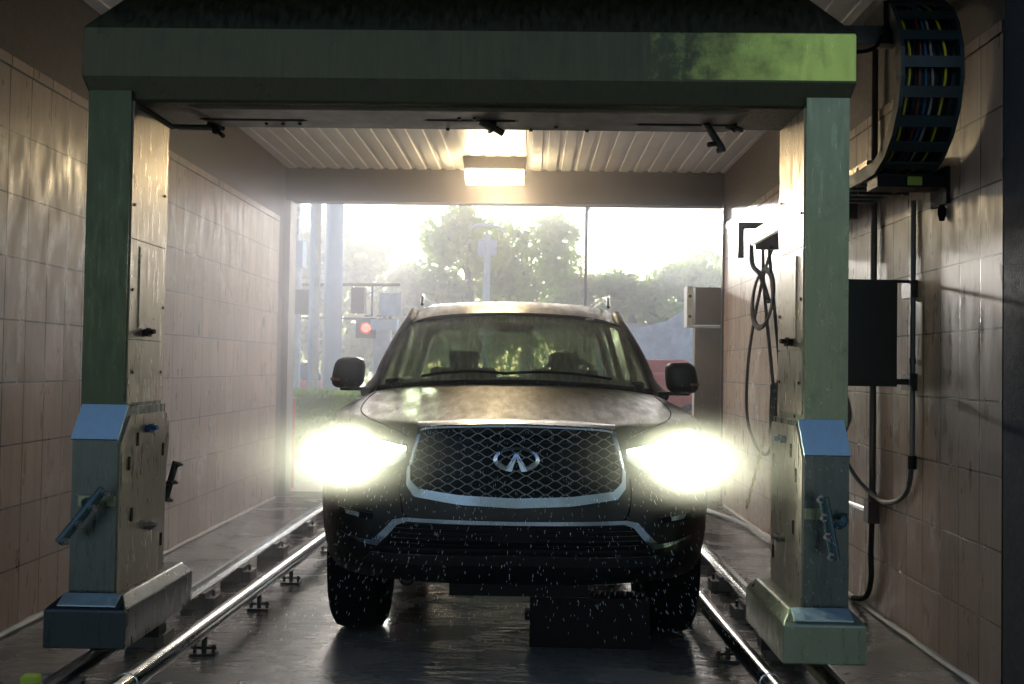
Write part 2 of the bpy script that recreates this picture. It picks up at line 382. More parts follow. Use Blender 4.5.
nozzle((-1.58, 4.77, 2.56), (-1.50, 4.74, 2.49)); nozzle((-.25, 4.62, 2.55), (-.15, 4.66, 2.50), .02); nozzle((.90, 4.66, 2.55), (.97, 4.63, 2.52))
bm = tube([(.78, 4.66, 2.575), (.80, 4.60, 2.53), (.865, 4.6, 2.43)], .017, 8); cyl((.84, 4.6, 2.45), (.80, 4.58, 2.44), .012, 8, bm); cyl((.865, 4.6, 2.41), (.86, 4.6, 2.43), .022, 8, bm)
gobj('spray_bar', bm, M['iron'], smooth=True)
gobj('brace', tube([(-1.80, 4.40, 2.56), (-1.70, 4.6, 2.50), (-1.52, 4.80, 2.545)], .014, 8), M['iron'])
# columns
for side in (-1, 1):
    if side < 0: xo, xi, lo, li, bo, bi, yb_, zs = -1.982, -1.792, -1.968, -1.772, -2.026, -1.680, 4.975, 1.20
    else: xo, xi, lo, li, bo, bi, yb_, zs = 1.375, 1.188, 1.352, 1.163, 1.397, 1.054, 4.87, 1.185
    w = -1 if side < 0 else 1
    x0, x1 = sorted((xo, xi)); l0, l1 = sorted((lo, li)); b0, b1 = sorted((bo, bi))
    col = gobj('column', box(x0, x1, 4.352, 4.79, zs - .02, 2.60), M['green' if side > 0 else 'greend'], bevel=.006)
    gobj('lower_column', prism([(4.352, zs - .001), (4.252, zs - .14), (4.252, .36), (4.80, .36), (4.80, zs - .001)], 'x', l0, l1), M['steel'], bevel=.004)
    dy, dz = .1, .139
    gobj('sloped_cap', hull([(x, 4.352 - dy * k - .004 - e * .008, zs - dz * k + e * .006) for x in (l0 - .004, l1 + .004) for k in (-.02, 1.02) for e in (0, 1)]), M['blue'])
    # inner side sheets
    s = -w  # towards the bay middle
    ix = xi; jx = li
    for (z0, z1, ya, yb) in ((1.95, 2.56, 4.372, 4.80), (1.50, 1.945, 4.372, 4.80), (1.215, 1.495, 4.372, 4.80)):
        a, b = sorted((ix, ix + s * .006)); gobj('side_sheet', box(a, b, ya, yb, z0, z1), M['warm'], bevel=.002)
    a, b = sorted((jx, jx + s * .006))
    bm = prism([(4.27, .40), (4.80, .40), (4.815, .9), (4.84, 1.0), (4.84, 1.1), (4.80, 1.16), (4.365, 1.16), (4.27, 1.04)], 'x', a, b)
    gobj('side_sheet', bm, M['warm'])
    a, b = sorted((ix + s * .006, ix + s * .012)); gobj('cover_plate', box(a, b, 4.47, 4.66, 1.55, 1.92), M['warm'], bevel=.006)
    for (y, z) in ((4.40, 2.1), (4.76, 2.2), (4.40, 1.72), (4.77, 1.66), (4.42, 1.35), (4.76, 1.35), (4.48, 1.88), (4.64, 1.60), (4.48, 1.2)):
        gobj('bolt', cyl((ix + s * .006, y, z), (ix + s * .012, y, z), .007, 8), M['iron'])
    for (y, z) in ((4.45, 1.05), (4.36, .95), (4.76, .98), (4.76, .55), (4.40, .72)):
        x = jx + s * .006; a, b = sorted((x, x + s * .003))
        gobj('slot', box(a, b, y - .012, y + .012, z - .03, z + .03), M['hole'])
    for (y, z, mt) in ((4.55, 1.09, 'bluec'), (4.56, .645, 'bolt'), (4.54, 1.53, 'iron')):
        x = (jx if z < 1.2 else ix) + s * .004
        nozzle((x, y, z), (x + s * .06, y - .015, z + .008), .014, mt)
    # foot box with chamfered top
    P = []
    for x in (b0, b1):
        for y in (4.15, yb_): P += [(x, y, .195), (x, y, .355)]
    for x in (b0 + .045, b1 - .045):
        for y in (4.23, yb_ - .03): P.append((x, y, .405))
    base = gobj('base', hull(P), M['darksteel'] if side < 0 else M['palesteel'], bevel=.006)  # steel darker on the left base, paler on the right
    gobj('top_plate', hull([(x, y, z) for x in (b0 + .05, b1 - .05) for (y, z) in ((4.165, .368), (4.165, .374), (4.228, .410), (4.228, .404))]), M['blue'])
    for y in (4.33, yb_ - .17):
        x = (b0 + b1) / 2
        gobj('wheel', lathe([(x - .03, .02), (x - .03, .075), (x + .03, .075), (x + .03, .02)], 20, 'x', (0, y, .215)), M['iron'])
    gobj('skirt_bracket', box(b1 - .12 if side < 0 else b0 + .02, b1 - .03 if side < 0 else b0 + .11, 4.62, 4.70, .12, .2), M['iron'])
    # front spray bar on a bent arm
    if side < 0: A, D, br = Vector((-1.955, 4.13, .640)), Vector((-1.785, 4.15, .862)), (-1.93, -1.775, .80)
    else: A, D, br = Vector((1.262, 4.14, .628)), Vector((1.212, 4.14, .885)), (1.165, 1.235, .80)
    gobj('bar_bracket', box(br[0], br[1], 4.236, 4.254, br[2] - .022, br[2] + .022), M['green'], bevel=.003)
    mid = A.lerp(D, .62)
    if side < 0: arm = [(-1.885, 4.25, .80), (-1.885, 4.20, .80), tuple(mid)]
    else: arm = [(1.30, 4.25, .79), (1.315, 4.19, .80), (1.29, 4.16, .765), tuple(mid)]
    gobj('bar_arm', tube(spline(arm, 4), .015, 8), M['barsteel'], smooth=True)
    bar = gobj('spray_bar', cyl(A, D, .021, 14), M['barsteel'], smooth=True)
    for k in (.06, .38, .68, .97):
        p = A.lerp(D, k); q = p + (Vector((.038, -.03, -.012)) if side < 0 else Vector((-.035, -.035, 0)))
        nozzle(p, q, .010, 'bolt')
    # rear spray bar
    if side < 0:
        A, D = Vector((-1.835, 5.0, .70)), Vector((-1.785, 5.0, .90)); gobj('spray_bar', cyl(A, D, .017, 12), M['iron'], smooth=True)
        for k in (.05, .5, .95): p = A.lerp(D, k); nozzle(p, p + Vector((.04, -.01, -.01)), .009, 'bolt')
        gobj('bar_arm', tube([(-1.85, 4.78, .8), (-1.83, 4.9, .8), (-1.815, 5.0, .79)], .012, 8), M['iron'], smooth=True)
gobj('carrier_arm', box(1.30, 1.72, 4.72, 4.80, 2.965, 3.05), M['iron'], bevel=.004)
gobj('carrier_bracket', box(1.64, 1.75, 4.70, 4.98, 3.03, 3.16), M['black'], bevel=.004)
gobj('arm_cable', tube(spline([(1.42, 4.72, 2.97), (1.50, 4.72, 2.925), (1.6, 4.72, 2.94), (1.64, 4.72, 3.0)], 6), .010, 6), M['rubber'], smooth=True)

# ---------------------------------------------------------------- rails
def ride_rail(x, label):
    t = thing('track_rail', label, 'rail', (x, 7, 0), 0, 'gantry track rails')
    bm = prism([(x - .055, .09), (x + .055, .09), (x + .055, .10), (x + .012, .105), (x + .012, .135), (x - .012, .135), (x - .012, .105), (x - .055, .10)], 'y', 3.88, 10.75)
    bmesh.ops.translate(bm, verts=bm.verts, vec=(-x, -7, 0)); obj('running_rail', bm, M['pipe'], t)
    sgn = 1 if x < 0 else -1
    for y in (4.05, 4.95, 5.72, 6.45, 7.3, 8.3, 9.3, 10.2):
        bm = box(-.07, .07, y - 7 - .08, y - 7 + .08, 0, .09)
        B(bm, sgn * .07 if sgn > 0 else sgn * .07 - .05, sgn * .07 + .05 if sgn > 0 else sgn * .07, y - 7 - .07, y - 7 + .07, 0, .06)
        obj('mounting_block', bm, M['concrete'], t, bevel=.006)
        obj('bolt', cyl((sgn * .095, y - 7, .06), (sgn * .095, y - 7, .095), .009, 8), M['iron'], t)
    return t
ride_rail(-1.90, 'flanged steel track rail under the left gantry leg')
ride_rail(1.285, 'flanged steel track rail under the right gantry leg')
tag(obj('end_stop', hull([(x, y, z) for x in (-2.03, -1.965) for y in (3.98, 4.03) for z in (0, .13)]), M['lime'], bevel=.004), 'small green square end stop at the near end of the left rail', 'rail stop')
def guide(path, feet, label):
    c = Vector((path[0][0], 6.5, 0)); t = thing('guide_pipe', label, 'guide rail', c, 0, 'tyre guide pipes')
    P = [Vector((x, y, .135)) - c for x, y in path]
    obj('pipe', tube(spline(P, 4), .043, 20), M['pipe'], t, smooth=True)
    for (x, y) in path[1:-1]: obj('pipe_collar', cyl(Vector((x, y - .02, .135)) - c, Vector((x, y + .02, .135)) - c, .0455, 20), M['chrome'], t, smooth=True)
    for y in feet:
        x = interp(y, [p[1] for p in path], [p[0] for p in path])
        bm = cyl((x, y, 0), (x, y, .1), .013, 8); B(bm, x - .06, x + .06, y - .035, y + .035, 0, .012)
        for d in (-.045, .045): cyl((x + d, y, .01), (x + d, y, .05), .009, 8, bm)
        cyl((x - .06, y, .035), (x + .06, y, .035), .007, 6, bm)
        bmesh.ops.translate(bm, verts=bm.verts, vec=-c); obj('foot', bm, M['iron'], t)
guide([(-1.60, 2.6), (-1.565, 3.92), (-1.525, 5.7), (-1.49, 7.3), (-1.47, 9), (-1.46, 10.5)], (3.6, 4.77, 5.66, 6.35, 7.43, 8.5, 9.6), 'long polished guide pipe on the floor left of the vehicle')
guide([(1.03, 2.6), (.985, 4.1), (.953, 5.53), (.95, 7.3), (.95, 9), (.95, 10.5)], (3.6, 4.85, 5.9, 7.2, 8.5, 9.6), 'polished guide pipe on the floor right of the vehicle')

# wheel stop with toothed top edge
t = thing('wheel_stop', 'black box with a toothed top edge on the wet floor under the bumper', 'wheel stop', (.32, 5.1, 0))
obj('box', box(-.31, .29, -.08, .09, 0, .25), M['black'], t, bevel=.008)
for k in range(24): obj('tooth', hull([(-.30 + k * .0245, -.03, .25), (-.285 + k * .0245, -.03, .25), (-.30 + k * .0245, .0, .25), (-.285 + k * .0245, 0, .25), (-.288 + k * .0245, -.015, .272)]), M['black'], t)
obj('lug', box(-.335, -.31, -.06, .02, .13, .17), M['black'], t, bevel=.004)
obj('lug', cyl((-.25, 0, .25), (-.25, 0, .285), .012, 8), M['black'], t)

# ---------------------------------------------------------------- the vehicle
CAR = thing('suv', 'dark full-size SUV with lit headlights, wet, facing out of the wash bay', 'car', (-.06, 4.45, 0), radians(1.3))
def outline(W, yf, yr, Df=.80, Dr=.5, pf=2.6, pr=3.2):
    o = []
    for i in range(15):
        a = i / 14 * pi / 2; o.append((W * sin(a) ** (2 / pf), yf + Df * (1 - cos(a) ** (2 / pf))))
    y0, y1 = yf + Df, yr - Dr
    for i in range(1, 32): o.append((W, lerp(y0, y1, i / 32)))
    for i in range(10):
        a = i / 9 * pi / 2; o.append((W * max(cos(a), 0) ** (2 / pr), yr - Dr + Dr * max(sin(a), 0) ** (2 / pr)))
    return o
def zsh(y): return interp(y, [.1, .5, 1.0, 1.8, 3, 5.3], [1.125, 1.15, 1.185, 1.225, 1.25, 1.24])
rings = []
for z, W, yf, yr, Df in ((.41, .80, .30, 5.10, .7), (.405, .95, .13, 5.2, .8), (.48, .975, .035, 5.27, .85), (.62, .985, .0, 5.3, .85), (.75, .99, .0, 5.3, .85), (.86, .99, .02, 5.26, .82), (.98, .985, .04, 5.22, .80), (1.06, .975, .055, 5.2, .78)):
    rings.append([(x, y, z) for x, y in outline(W, yf, yr, Df)])
for a, W, yf in ((.45, .965, .075), (.85, .94, .10), (1.0, .915, .13)):
    rings.append([(x, y, lerp(1.06, zsh(y), a)) for x, y in outline(W, yf, 5.18, .80)])
for k, c, yf in ((.06, .012, .165), (.14, .025, .22), (.26, .040, .30), (.42, .055, .40), (.62, .066, .52), (.82, .072, .66), (1.0, .075, .80)):
    rings.append([(x, y, zsh(y) + c * min(1, max(.35, (y) / 1.6))) for x, y in outline(.915 * (1 - k), yf, 5.15 - .4 * k, .80 * (1 - k) + .02)])
bm = bmesh.new(); V = []
for r in rings: V.append([bm.verts.new(p) for p in r])
n = len(V[0])
for i in range(len(V) - 1):
    for j in range(n - 1): bm.faces.new((V[i][j], V[i][j + 1], V[i + 1][j + 1], V[i + 1][j]))
# bottom: close to the centre line
cb = [bm.verts.new((0, p[1], p[2])) for p in rings[0]]
for L_ in (V[0], cb):
    for v in L_: v.co.z += .2 * min(1, max(0, (v.co.y - .6) / .5))
for j in range(n - 1): bm.faces.new((cb[j], cb[j + 1], V[0][j + 1], V[0][j]))
g = bmesh.ops.duplicate(bm, geom=bm.verts[:] + bm.edges[:] + bm.faces[:])
for v in [e for e in g['geom'] if isinstance(e, bmesh.types.BMVert)]: v.co.x *= -1
bmesh.ops.remove_doubles(bm, verts=bm.verts, dist=.0015)
bmesh.ops.dissolve_degenerate(bm, dist=.0005, edges=bm.edges)
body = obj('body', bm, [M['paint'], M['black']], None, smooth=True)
cut = bmesh.new()
for y in (.95, 4.02):
    for s in (-1, 1): merge(cut, lathe([(s * .60, .47), (s * 1.2, .47)], 48, 'x', (0, y, .43), closed=False))
cutter = obj('cutter', cut, M['black'])
md = body.modifiers.new('b', 'BOOLEAN'); md.object = cutter; md.operation = 'DIFFERENCE'; md.solver = 'EXACT'
bpy.context.view_layer.update()
dg = bpy.context.evaluated_depsgraph_get()
nm = bpy.data.meshes.new_from_object(body.evaluated_get(dg)); body.modifiers.clear(); body.data = nm
bpy.data.objects.remove(cutter)
for p in nm.polygons: p.use_smooth = True
nm.set_sharp_from_angle(angle=radians(40))
body.parent = CAR
tmp = bmesh.new(); tmp.from_mesh(nm); BV = BVHTree.FromBMesh(tmp)
def front(x, z, off=0):
    h = BV.ray_cast(Vector((x, -2, z)), Vector((0, 1, 0)))
    y = h[0].y if h[0] is not None else .9
    return Vector((x, y - off, z))
def down(x, y, off=0):
    h = BV.ray_cast(Vector((x, y, 3)), Vector((0, 0, -1))); return Vector((x, y, (h[0].z if h[0] is not None else 1.2) + off))
def patch(top, bot, off=.008, th=.02, nu=40, nv=8, mi=0, bm=None):
    """closed plate between two (x,z) curves laid on the front of the body"""
    bm = bm or bmesh.new(); xs0, xs1 = [p[0] for p in top], [p[0] for p in bot]
    def at(c, t):
        t *= len(c) - 1; i = min(int(t), len(c) - 2); return (lerp(c[i][0], c[i + 1][0], t - i), lerp(c[i][1], c[i + 1][1], t - i))
    F, K = [], []
    for i in range(nu + 1):
        a, b = at(top, i / nu), at(bot, i / nu); F.append([]); K.append([])
        for j in range(nv + 1):
            x, z = lerp(a[0], b[0], j / nv), lerp(a[1], b[1], j / nv); p = front(x, z, off)
            F[-1].append(bm.verts.new(p)); K[-1].append(bm.verts.new(p + Vector((0, th, 0))))
    for i in range(nu):
        for j in range(nv):
            bm.faces.new((F[i][j], F[i + 1][j], F[i + 1][j + 1], F[i][j + 1])).material_index = mi
            bm.faces.new((K[i][j], K[i][j + 1], K[i + 1][j + 1], K[i + 1][j])).material_index = mi
    for i in range(nu):
        bm.faces.new((F[i][0], K[i][0], K[i + 1][0], F[i + 1][0])); bm.faces.new((F[i][nv], F[i + 1][nv], K[i + 1][nv], K[i][nv]))
    for j in range(nv):
        bm.faces.new((F[0][j], F[0][j + 1], K[0][j + 1], K[0][j])); bm.faces.new((F[nu][j], K[nu][j], K[nu][j + 1], F[nu][j + 1]))
    return bm
def ftube(pts, r, off=.0, k=5, n=8, closed=False, bm=None):
    P = spline([(x, 0, z) for x, z in pts], k); return tube([front(p.x, p.z, off) for p in P], r, n, bm, closed)
# grille
GT = [(-.445, 1.075), (-.42, 1.108), (-.25, 1.12), (0, 1.125), (.25, 1.12), (.42, 1.108), (.445, 1.075)]
GB = [(-.478, .875), (-.452, .835), (-.25, .812), (0, .803), (.25, .812), (.452, .835), (.478, .875)]
gr = obj('grille', patch(GT, GB, .004, .02), M['trim'], CAR)
def ztop(x): return interp(abs(x), [0, .25, .42, .445, .478], [1.122, 1.117, 1.104, 1.072, .93])
def zbot(x): return interp(abs(x), [0, .25, .452, .478], [.806, .815, .838, .875])
bm = bmesh.new(); lam = .088
for k in range(-8, 9):
    zc = .965 + k * .0203; run = []
    for i in range(-100, 101):
        x = i * .0048; z = zc + (-1) ** (k % 2) * .0102 * cos(2 * pi * x / lam)
        if abs(x) < .472 and zbot(x) < z < ztop(x): run.append(front(x, z, .012))
        else:
            if len(run) > 2: tube(run, .0022, 5, bm)
            run = []
    if len(run) > 2: tube(run, .0022, 5, bm)
obj('grille_mesh', bm, M['bolt'], gr, smooth=True)
fr = [(-.478, .95), (-.462, 1.02), (-.448, 1.08), (-.425, 1.112), (-.25, 1.124), (0, 1.129), (.25, 1.124), (.425, 1.112), (.448, 1.08), (.462, 1.02), (.478, .95)]
obj('grille_surround', ftube(fr, .011, .008), M['carchrome'], CAR, smooth=True)
obj('grille_lower_trim', patch([(-.482, .955), (-.478, .885), (-.44, .848), (-.25, .825), (0, .816), (.25, .825), (.44, .848), (.478, .885), (.482, .955)], [(-.496, .94), (-.497, .86), (-.458, .812), (-.25, .783), (0, .773), (.25, .783), (.458, .812), (.497, .86), (.496, .94)], .018, .03, 60, 3), M['carchrome'], CAR, smooth=True)
obj('hood_lip', patch([(-.46, 1.138), (-.25, 1.152), (0, 1.156), (.25, 1.152), (.46, 1.138)], [(-.455, 1.118), (-.25, 1.130), (0, 1.135), (.25, 1.130), (.455, 1.118)], .012, .03, 40, 3), M['carchrome'], CAR, smooth=True)
# emblem: open oval whose ends turn up into a point
def emb():
    o, inn = [], []
    a0 = radians(-62)
    outer = [(.104 * cos(t), .056 * sin(t)) for t in [lerp(a0, pi - a0, i / 40) for i in range(41)]]
    inner = [(.086 * cos(t), .040 * sin(t) + .004) for t in [lerp(radians(-45), pi + radians(45), i / 40) for i in range(41)]]
    bm = bmesh.new()
    def lay(path_o, path_i):
        F = []
        for (x0, z0), (x1, z1) in zip(path_o, path_i):
            F.append([bm.verts.new(front(x, z + .985, d)) for (x, z, d) in ((x0, z0, .020), (x1, z1, .030), (x1, z1, .014), (x0, z0, .008))])
        for i in range(len(F) - 1):
            for j in range(4): bm.faces.new((F[i][j], F[i + 1][j], F[i + 1][(j + 1) % 4], F[i][(j + 1) % 4]))
        bm.faces.new(F[0]); bm.faces.new(F[-1][::-1])
    lay(outer, inner)
    for s in (-1, 1):
        lay([(s * .061, -.024), (s * .049, -.0495), (s * .030, -.052)][::1] + [(s * .0, .030)], [(s * .061, -.024), (s * .046, -.030), (s * .030, -.010)] + [(s * .0, .012)])
        lay([(s * .030, -.052), (s * .0, .033)], [(s * .020, -.050), (0, .005)])
        lay([(s * .050, -.0495), (s * .004, .033)], [(s * .022, -.052), (0, .012)])
    return bm
obj('emblem', emb(), M['chrome'], CAR)
# headlights, both sides
for s in (-1, 1):
    HT = [(s * .86, 1.112), (s * .78, 1.092), (s * .66, 1.062), (s * .54, 1.040), (s * .505, 1.035)]
    HB = [(s * .88, .935), (s * .78, .925), (s * .66, .925), (s * .56, .945), (s * .50, .985)]
    h = obj('headlight', patch(HT, HB, .010, .03, 24, 8), M['foglens'], CAR, smooth=True)
    obj('light_strip', patch([(p[0], p[1] - .004) for p in HT], [(p[0], p[1] - .020) for p in HT], .020, .012, 24, 2), M['drl'], h)
    for cx, cz, rr in ((s * .785, 1.005, .046), (s * .665, .995, .038)):
        y = front(cx, cz).y; bm = lathe([(y - .022, rr * .3), (y - .02, rr), (y + .01, rr)], 24, 'y', (cx, 0, cz), closed=False)
        obj('projector', bm, M['lamp'], h, smooth=True)
    f = obj('fog_light', patch([(s * .845, .735), (s * .66, .722)], [(s * .83, .70), (s * .665, .695)], .012, .02, 12, 3), M['trim'], CAR)
    obj('lens', patch([(s * .80, .728), (s * .72, .722)], [(s * .79, .706), (s * .72, .702)], .018, .01, 6, 2), M['foglens'], f)
    obj('bumper_cut', ftube([(s * .52, .90), (s * .525, .82), (s * .51, .74), (s * .49, .715)], .004, .001), M['hole'], CAR)
# lower chrome strip
cs = [(-.83, .628), (-.72, .607), (-.655, .603), (-.60, .655), (-.555, .705), (-.50, .718), (0, .714), (.50, .718), (.555, .705), (.60, .655), (.655, .603), (.72, .607), (.83, .628)]
cb_ = [(-.80, .612), (-.71, .585), (-.63, .578), (-.575, .635), (-.535, .682), (-.49, .700), (0, .697), (.49, .700), (.535, .682), (.575, .635), (.63, .578), (.71, .585), (.80, .612)]
obj('chrome_strip', patch(cs, cb_, .02, .03, 96, 3), M['carchrome'], CAR, smooth=True)
lg = obj('lower_grille', patch([(-.53, .69), (0, .694), (.53, .69)], [(-.60, .58), (0, .59), (.60, .58)], .006, .02, 40, 6), M['trim'], CAR)
bm = bmesh.new()
for z in (.60, .622, .644, .666): ftube([(-.56, z), (0, z + .003), (.56, z)], .004, .014, 10, 6, bm=bm)
obj('slats', bm, M['black'], lg)
obj('sensor', patch([(-.09, .69), (.09, .69)], [(-.09, .60), (.09, .60)], .02, .02, 6, 4), M['black'], lg)
obj('bumper_lip', patch([(-.66, .545), (0, .56), (.66, .545)], [(-.70, .50), (0, .515), (.70, .50)], .025, .04, 50, 5), M['paint'], CAR, smooth=True)
obj('skid_plate', box(-.30, .34, .16, .6, .345, .44), M['black'], CAR, bevel=.01)
obj('tow_hook', tube([(-.50 + .028 * cos(a), .2, .405 + .02 * sin(a)) for a in [i * pi / 6 for i in range(12)]], .008, 6, closed=True), M['black'], CAR)
# hood seam
bm = bmesh.new()
for s in (-1, 1):
    P = spline([(s * .50, .12, 0), (s * .62, .22, 0), (s * .72, .38, 0), (s * .80, .7, 0), (s * .84, 1.2, 0), (s * .86, 1.7, 0)], 6)
    tube([down(p.x, p.y, .001) for p in P], .0035, 5, bm)
    obj('hood_seam', bm, M['hole'], CAR); bm = bmesh.new()
bm.free()
# greenhouse
def wb(u): return Vector((.90 * u, 1.72 + .36 * abs(u) ** 2.4, 1.315 - .055 * u * u))
def wt(u): return Vector((.745 * u, 2.60 + .16 * abs(u) ** 2.4, 1.775 - .045 * u * u))
def roofz(y): return interp(y, [2.56, 2.75, 3.0, 3.3, 4.0, 4.7, 5.0], [1.785, 1.835, 1.885, 1.912, 1.912, 1.875, 1.81])
bm = bmesh.new(); gv = []
for i in range(33):
    u = -1 + i / 16; gv.append([])
    for j in range(13):
        t = j / 12; p = wb(u).lerp(wt(u), t); p.z += .03 * sin(pi * t); p.y -= .02 * sin(pi * t); gv[-1].append(bm.verts.new(p))
for i in range(32):
    for j in range(12): bm.faces.new((gv[i][j], gv[i + 1][j], gv[i + 1][j + 1], gv[i][j + 1]))
ws = obj('windshield', bm, M['glass'], CAR, smooth=True)
bm = bmesh.new(); P = [wb(-1 + i / 12) + Vector((0, .0, -.012)) for i in range(25)]; tube(P, .022, 8, bm)
obj('windshield_surround', bm, M['black'], CAR, smooth=True)
for s in (-1, 1):
    w = wb(s * 1.0); q = wt(s * 1.0)
    P = [w.lerp(q, t) + Vector((s * .022, .03 + .0 * t, .03 * sin(pi * t) - .005)) for t in [i / 10 for i in range(11)]]
    P = [Vector((s * .955, 1.93, 1.225))] + P[1:] + [Vector((s * .765, 3.05, 1.80))]
    obj('a_pillar', tube(spline(P, 3), .036, 10), M['paint'], CAR, smooth=True)
    for nm_, y in (('b_pillar', 3.05), ('c_pillar', 4.0)):
        obj(nm_, hull([(s * .93 + a, y + b, 1.22) for a in (-.02, .02) for b in (-.05, .05)] + [(s * .765 + a, y + .05 + b, 1.82) for a in (-.02, .02) for b in (-.04, .04)]), M['black'], CAR)
    obj('d_pillar', hull([(s * .92 + a, y, 1.22) for a in (-.02, .02) for y in (4.75, 5.10)] + [(s * .75 + a, y, 1.82) for a in (-.02, .02) for y in (4.70, 4.98)]), M['paint'], CAR, bevel=.01)
    for a, b in ((2.12, 3.0), (3.1, 3.95), (4.05, 4.76)):
        bm = bmesh.new(); a2 = 2.78 if a < 2.5 else a
        vv = [bm.verts.new(p) for p in ((s * .93, a, 1.24), (s * .93, b, 1.24), (s * .772, b + .04, 1.80), (s * .772, a2 + .04, 1.80))]; bm.faces.new(vv)
        obj('side_window', bm, M['sideglass'], CAR)
    obj('roof_rail', tube(spline([(s * .70, 3.02, 1.862), (s * .705, 3.12, 1.925), (s * .71, 3.3, 1.94), (s * .71, 4.2, 1.945), (s * .70, 4.6, 1.90)], 5), .014, 8), M['chrome'], CAR, smooth=True)
    # mirror
    mc = Vector((s * 1.045, 1.80, 1.35)); bm = bmesh.new()
    bmesh.ops.create_uvsphere(bm, u_segments=24, v_segments=16, radius=1)
    for v in bm.verts:
        c = v.co; f = lambda a, p: math.copysign(abs(a) ** p, a)
        x_, y_, z_ = f(c.x, .55), c.y, f(c.z, .55)
        taper = 1 - .10 * (1 + z_) * .5 if True else 1
        v.co = Vector((x_ * .105 * taper + s * (-.012) * z_ * (1), y_ * .075 + (.02 if y_ > 0 else 0), z_ * .098)) + mc
    mir = obj('mirror', bm, M['paint'], CAR, smooth=True)
    obj('mirror_foot', hull([(s * x, y, z) for x in (.90, 1.10) for y in (1.80, 1.86) for z in (1.238, 1.262)]), M['black'], mir, bevel=.008)
    obj('indicator', hull([(s * x, y, z) for x, y in ((1.085, 1.722), (1.15, 1.75)) for z in (1.300, 1.318)] + [(s * 1.12, 1.78, 1.31)]), M['amber'], mir)
# roof shell
bm = bmesh.new(); T, U = [], []
ys = [2.56, 2.62, 2.75, 2.9, 3.1, 3.3, 3.7, 4.1, 4.5, 4.8, 4.95, 5.02]
for y in ys:
    T.append([]); U.append([])
    for i in range(25):
        u = -1 + i / 12; W = .77 ; z = roofz(y) - .045 * u * u - .045 * abs(u) ** 8; yy = y + .14 * abs(u) ** 2.4 * (1 if y < 3 else 0)
        T[-1].append(bm.verts.new((W * u, yy, z))); U[-1].append(bm.verts.new((W * u * .99, yy + .01, z - .035)))
for i in range(len(ys) - 1):
    for j in range(24): bm.faces.new((T[i][j], T[i][j + 1], T[i + 1][j + 1], T[i + 1][j])); bm.faces.new((U[i][j], U[i + 1][j], U[i + 1][j + 1], U[i][j + 1]))
for j in range(24): bm.faces.new((T[0][j], U[0][j], U[0][j + 1], T[0][j + 1])); bm.faces.new((T[-1][j], T[-1][j + 1], U[-1][j + 1], U[-1][j]))
for i in range(len(ys) - 1): bm.faces.new((T[i][0], T[i + 1][0], U[i + 1][0], U[i][0])); bm.faces.new((T[i][-1], U[i][-1], U[i + 1][-1], T[i + 1][-1]))
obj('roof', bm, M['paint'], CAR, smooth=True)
bm = bmesh.new(); vv = [bm.verts.new(p) for p in ((-.88, 5.12, 1.27), (.88, 5.12, 1.27), (.72, 5.0, 1.79), (-.72, 5.0, 1.79))]; bm.faces.new(vv)
obj('rear_window', bm, M['sideglass'], CAR)
# cabin interior
obj('dashboard', hull([(x, y, z) for x in (-.84, .84) for y, z in ((1.98, 1.24), (2.0, 1.315), (2.35, 1.33), (2.42, 1.24))]), M['interior'], CAR, bevel=.015)
for x in (-.38, .38):
    obj('front_seat', hull([(x + a, y, z) for a in (-.25, .25) for y, z in ((2.85, 1.2), (2.98, 1.2), (3.0, 1.40), (3.06, 1.38))]), M['interior'], CAR, bevel=.04, seg=3)
    obj('headrest', hull([(x + a, y, z) for a in (-.11, .11) for y, z in ((3.0, 1.39), (3.08, 1.38), (3.02, 1.52), (3.1, 1.51))]), M['interior'], CAR, bevel=.03, seg=3)
obj('steering_wheel', tube([(.38 + .19 * cos(a), 2.45 + .07 * sin(a), 1.33 + .13 * sin(a)) for a in [i * pi / 12 for i in range(24)]], .015, 8, closed=True), M['interior'], CAR, smooth=True)
obj('rear_view_mirror', hull([(x, y, z) for x in (-.12, .12) for y in (2.46, 2.49) for z in (1.645, 1.70)]), M['interior'], CAR, bevel=.012)
obj('sticker', hull([(x, 2.395 + y, z) for x in (-.125, -.06) for y, z in ((.0, 1.715), (.012, 1.715), (.03, 1.745), (.042, 1.745))]), M['lime'], CAR)
obj('sticker', hull([(x, y, z) for x in (.50, .56) for y, z in ((2.59, 1.742), (2.60, 1.742), (2.60, 1.756), (2.61, 1.756))]), M['white'], CAR)
for a, b in (((-.60, 1.84), (-.05, 1.80)), ((-.08, 1.86), (.62, 1.84))):
    P = []
    for i in range(11):
        t = i / 10; x = lerp(a[0], b[0], t); u = x / .9; p = wb(u).lerp(wt(u), .05 + .035 * sin(pi * t)); P.append(p + Vector((0, -.015, .022)))
    obj('wiper', tube(P, .010, 6), M['black'], CAR)
# wheels
def wheel(x, y):
    prof = [(-.12, .25), (-.135, .30), (-.135, .37), (-.115, .402), (-.07, .415), (.07, .415), (.115, .402), (.135, .37), (.135, .30), (.12, .25)]
    w = obj('wheel', lathe(prof, 48, 'x', (x, y, .415)), M['rubber'], CAR, smooth=True)
    s = 1 if x > 0 else -1
    bm = lathe([(-.11, .255), (-.11, .245), (.11, .245), (.11, .255)], 40, 'x', (x, y, .415))
    for k in range(7):
        a = 2 * pi * k / 7; c0 = Vector((x + s * .09, y + .05 * cos(a), .415 + .05 * sin(a))); c1 = Vector((x + s * .10, y + .245 * cos(a), .415 + .245 * sin(a))); tube([c0, c1], [.03, .02], 6, bm)
    merge(bm, lathe([(x + s * .05, .08), (x + s * .11, .07)], 20, 'x', (0, y, .415), closed=False))
    obj('rim', bm, M['chrome'], w, smooth=True)
for x in (-.805, .805):
    for y in (.95, 4.02): wheel(x, y)
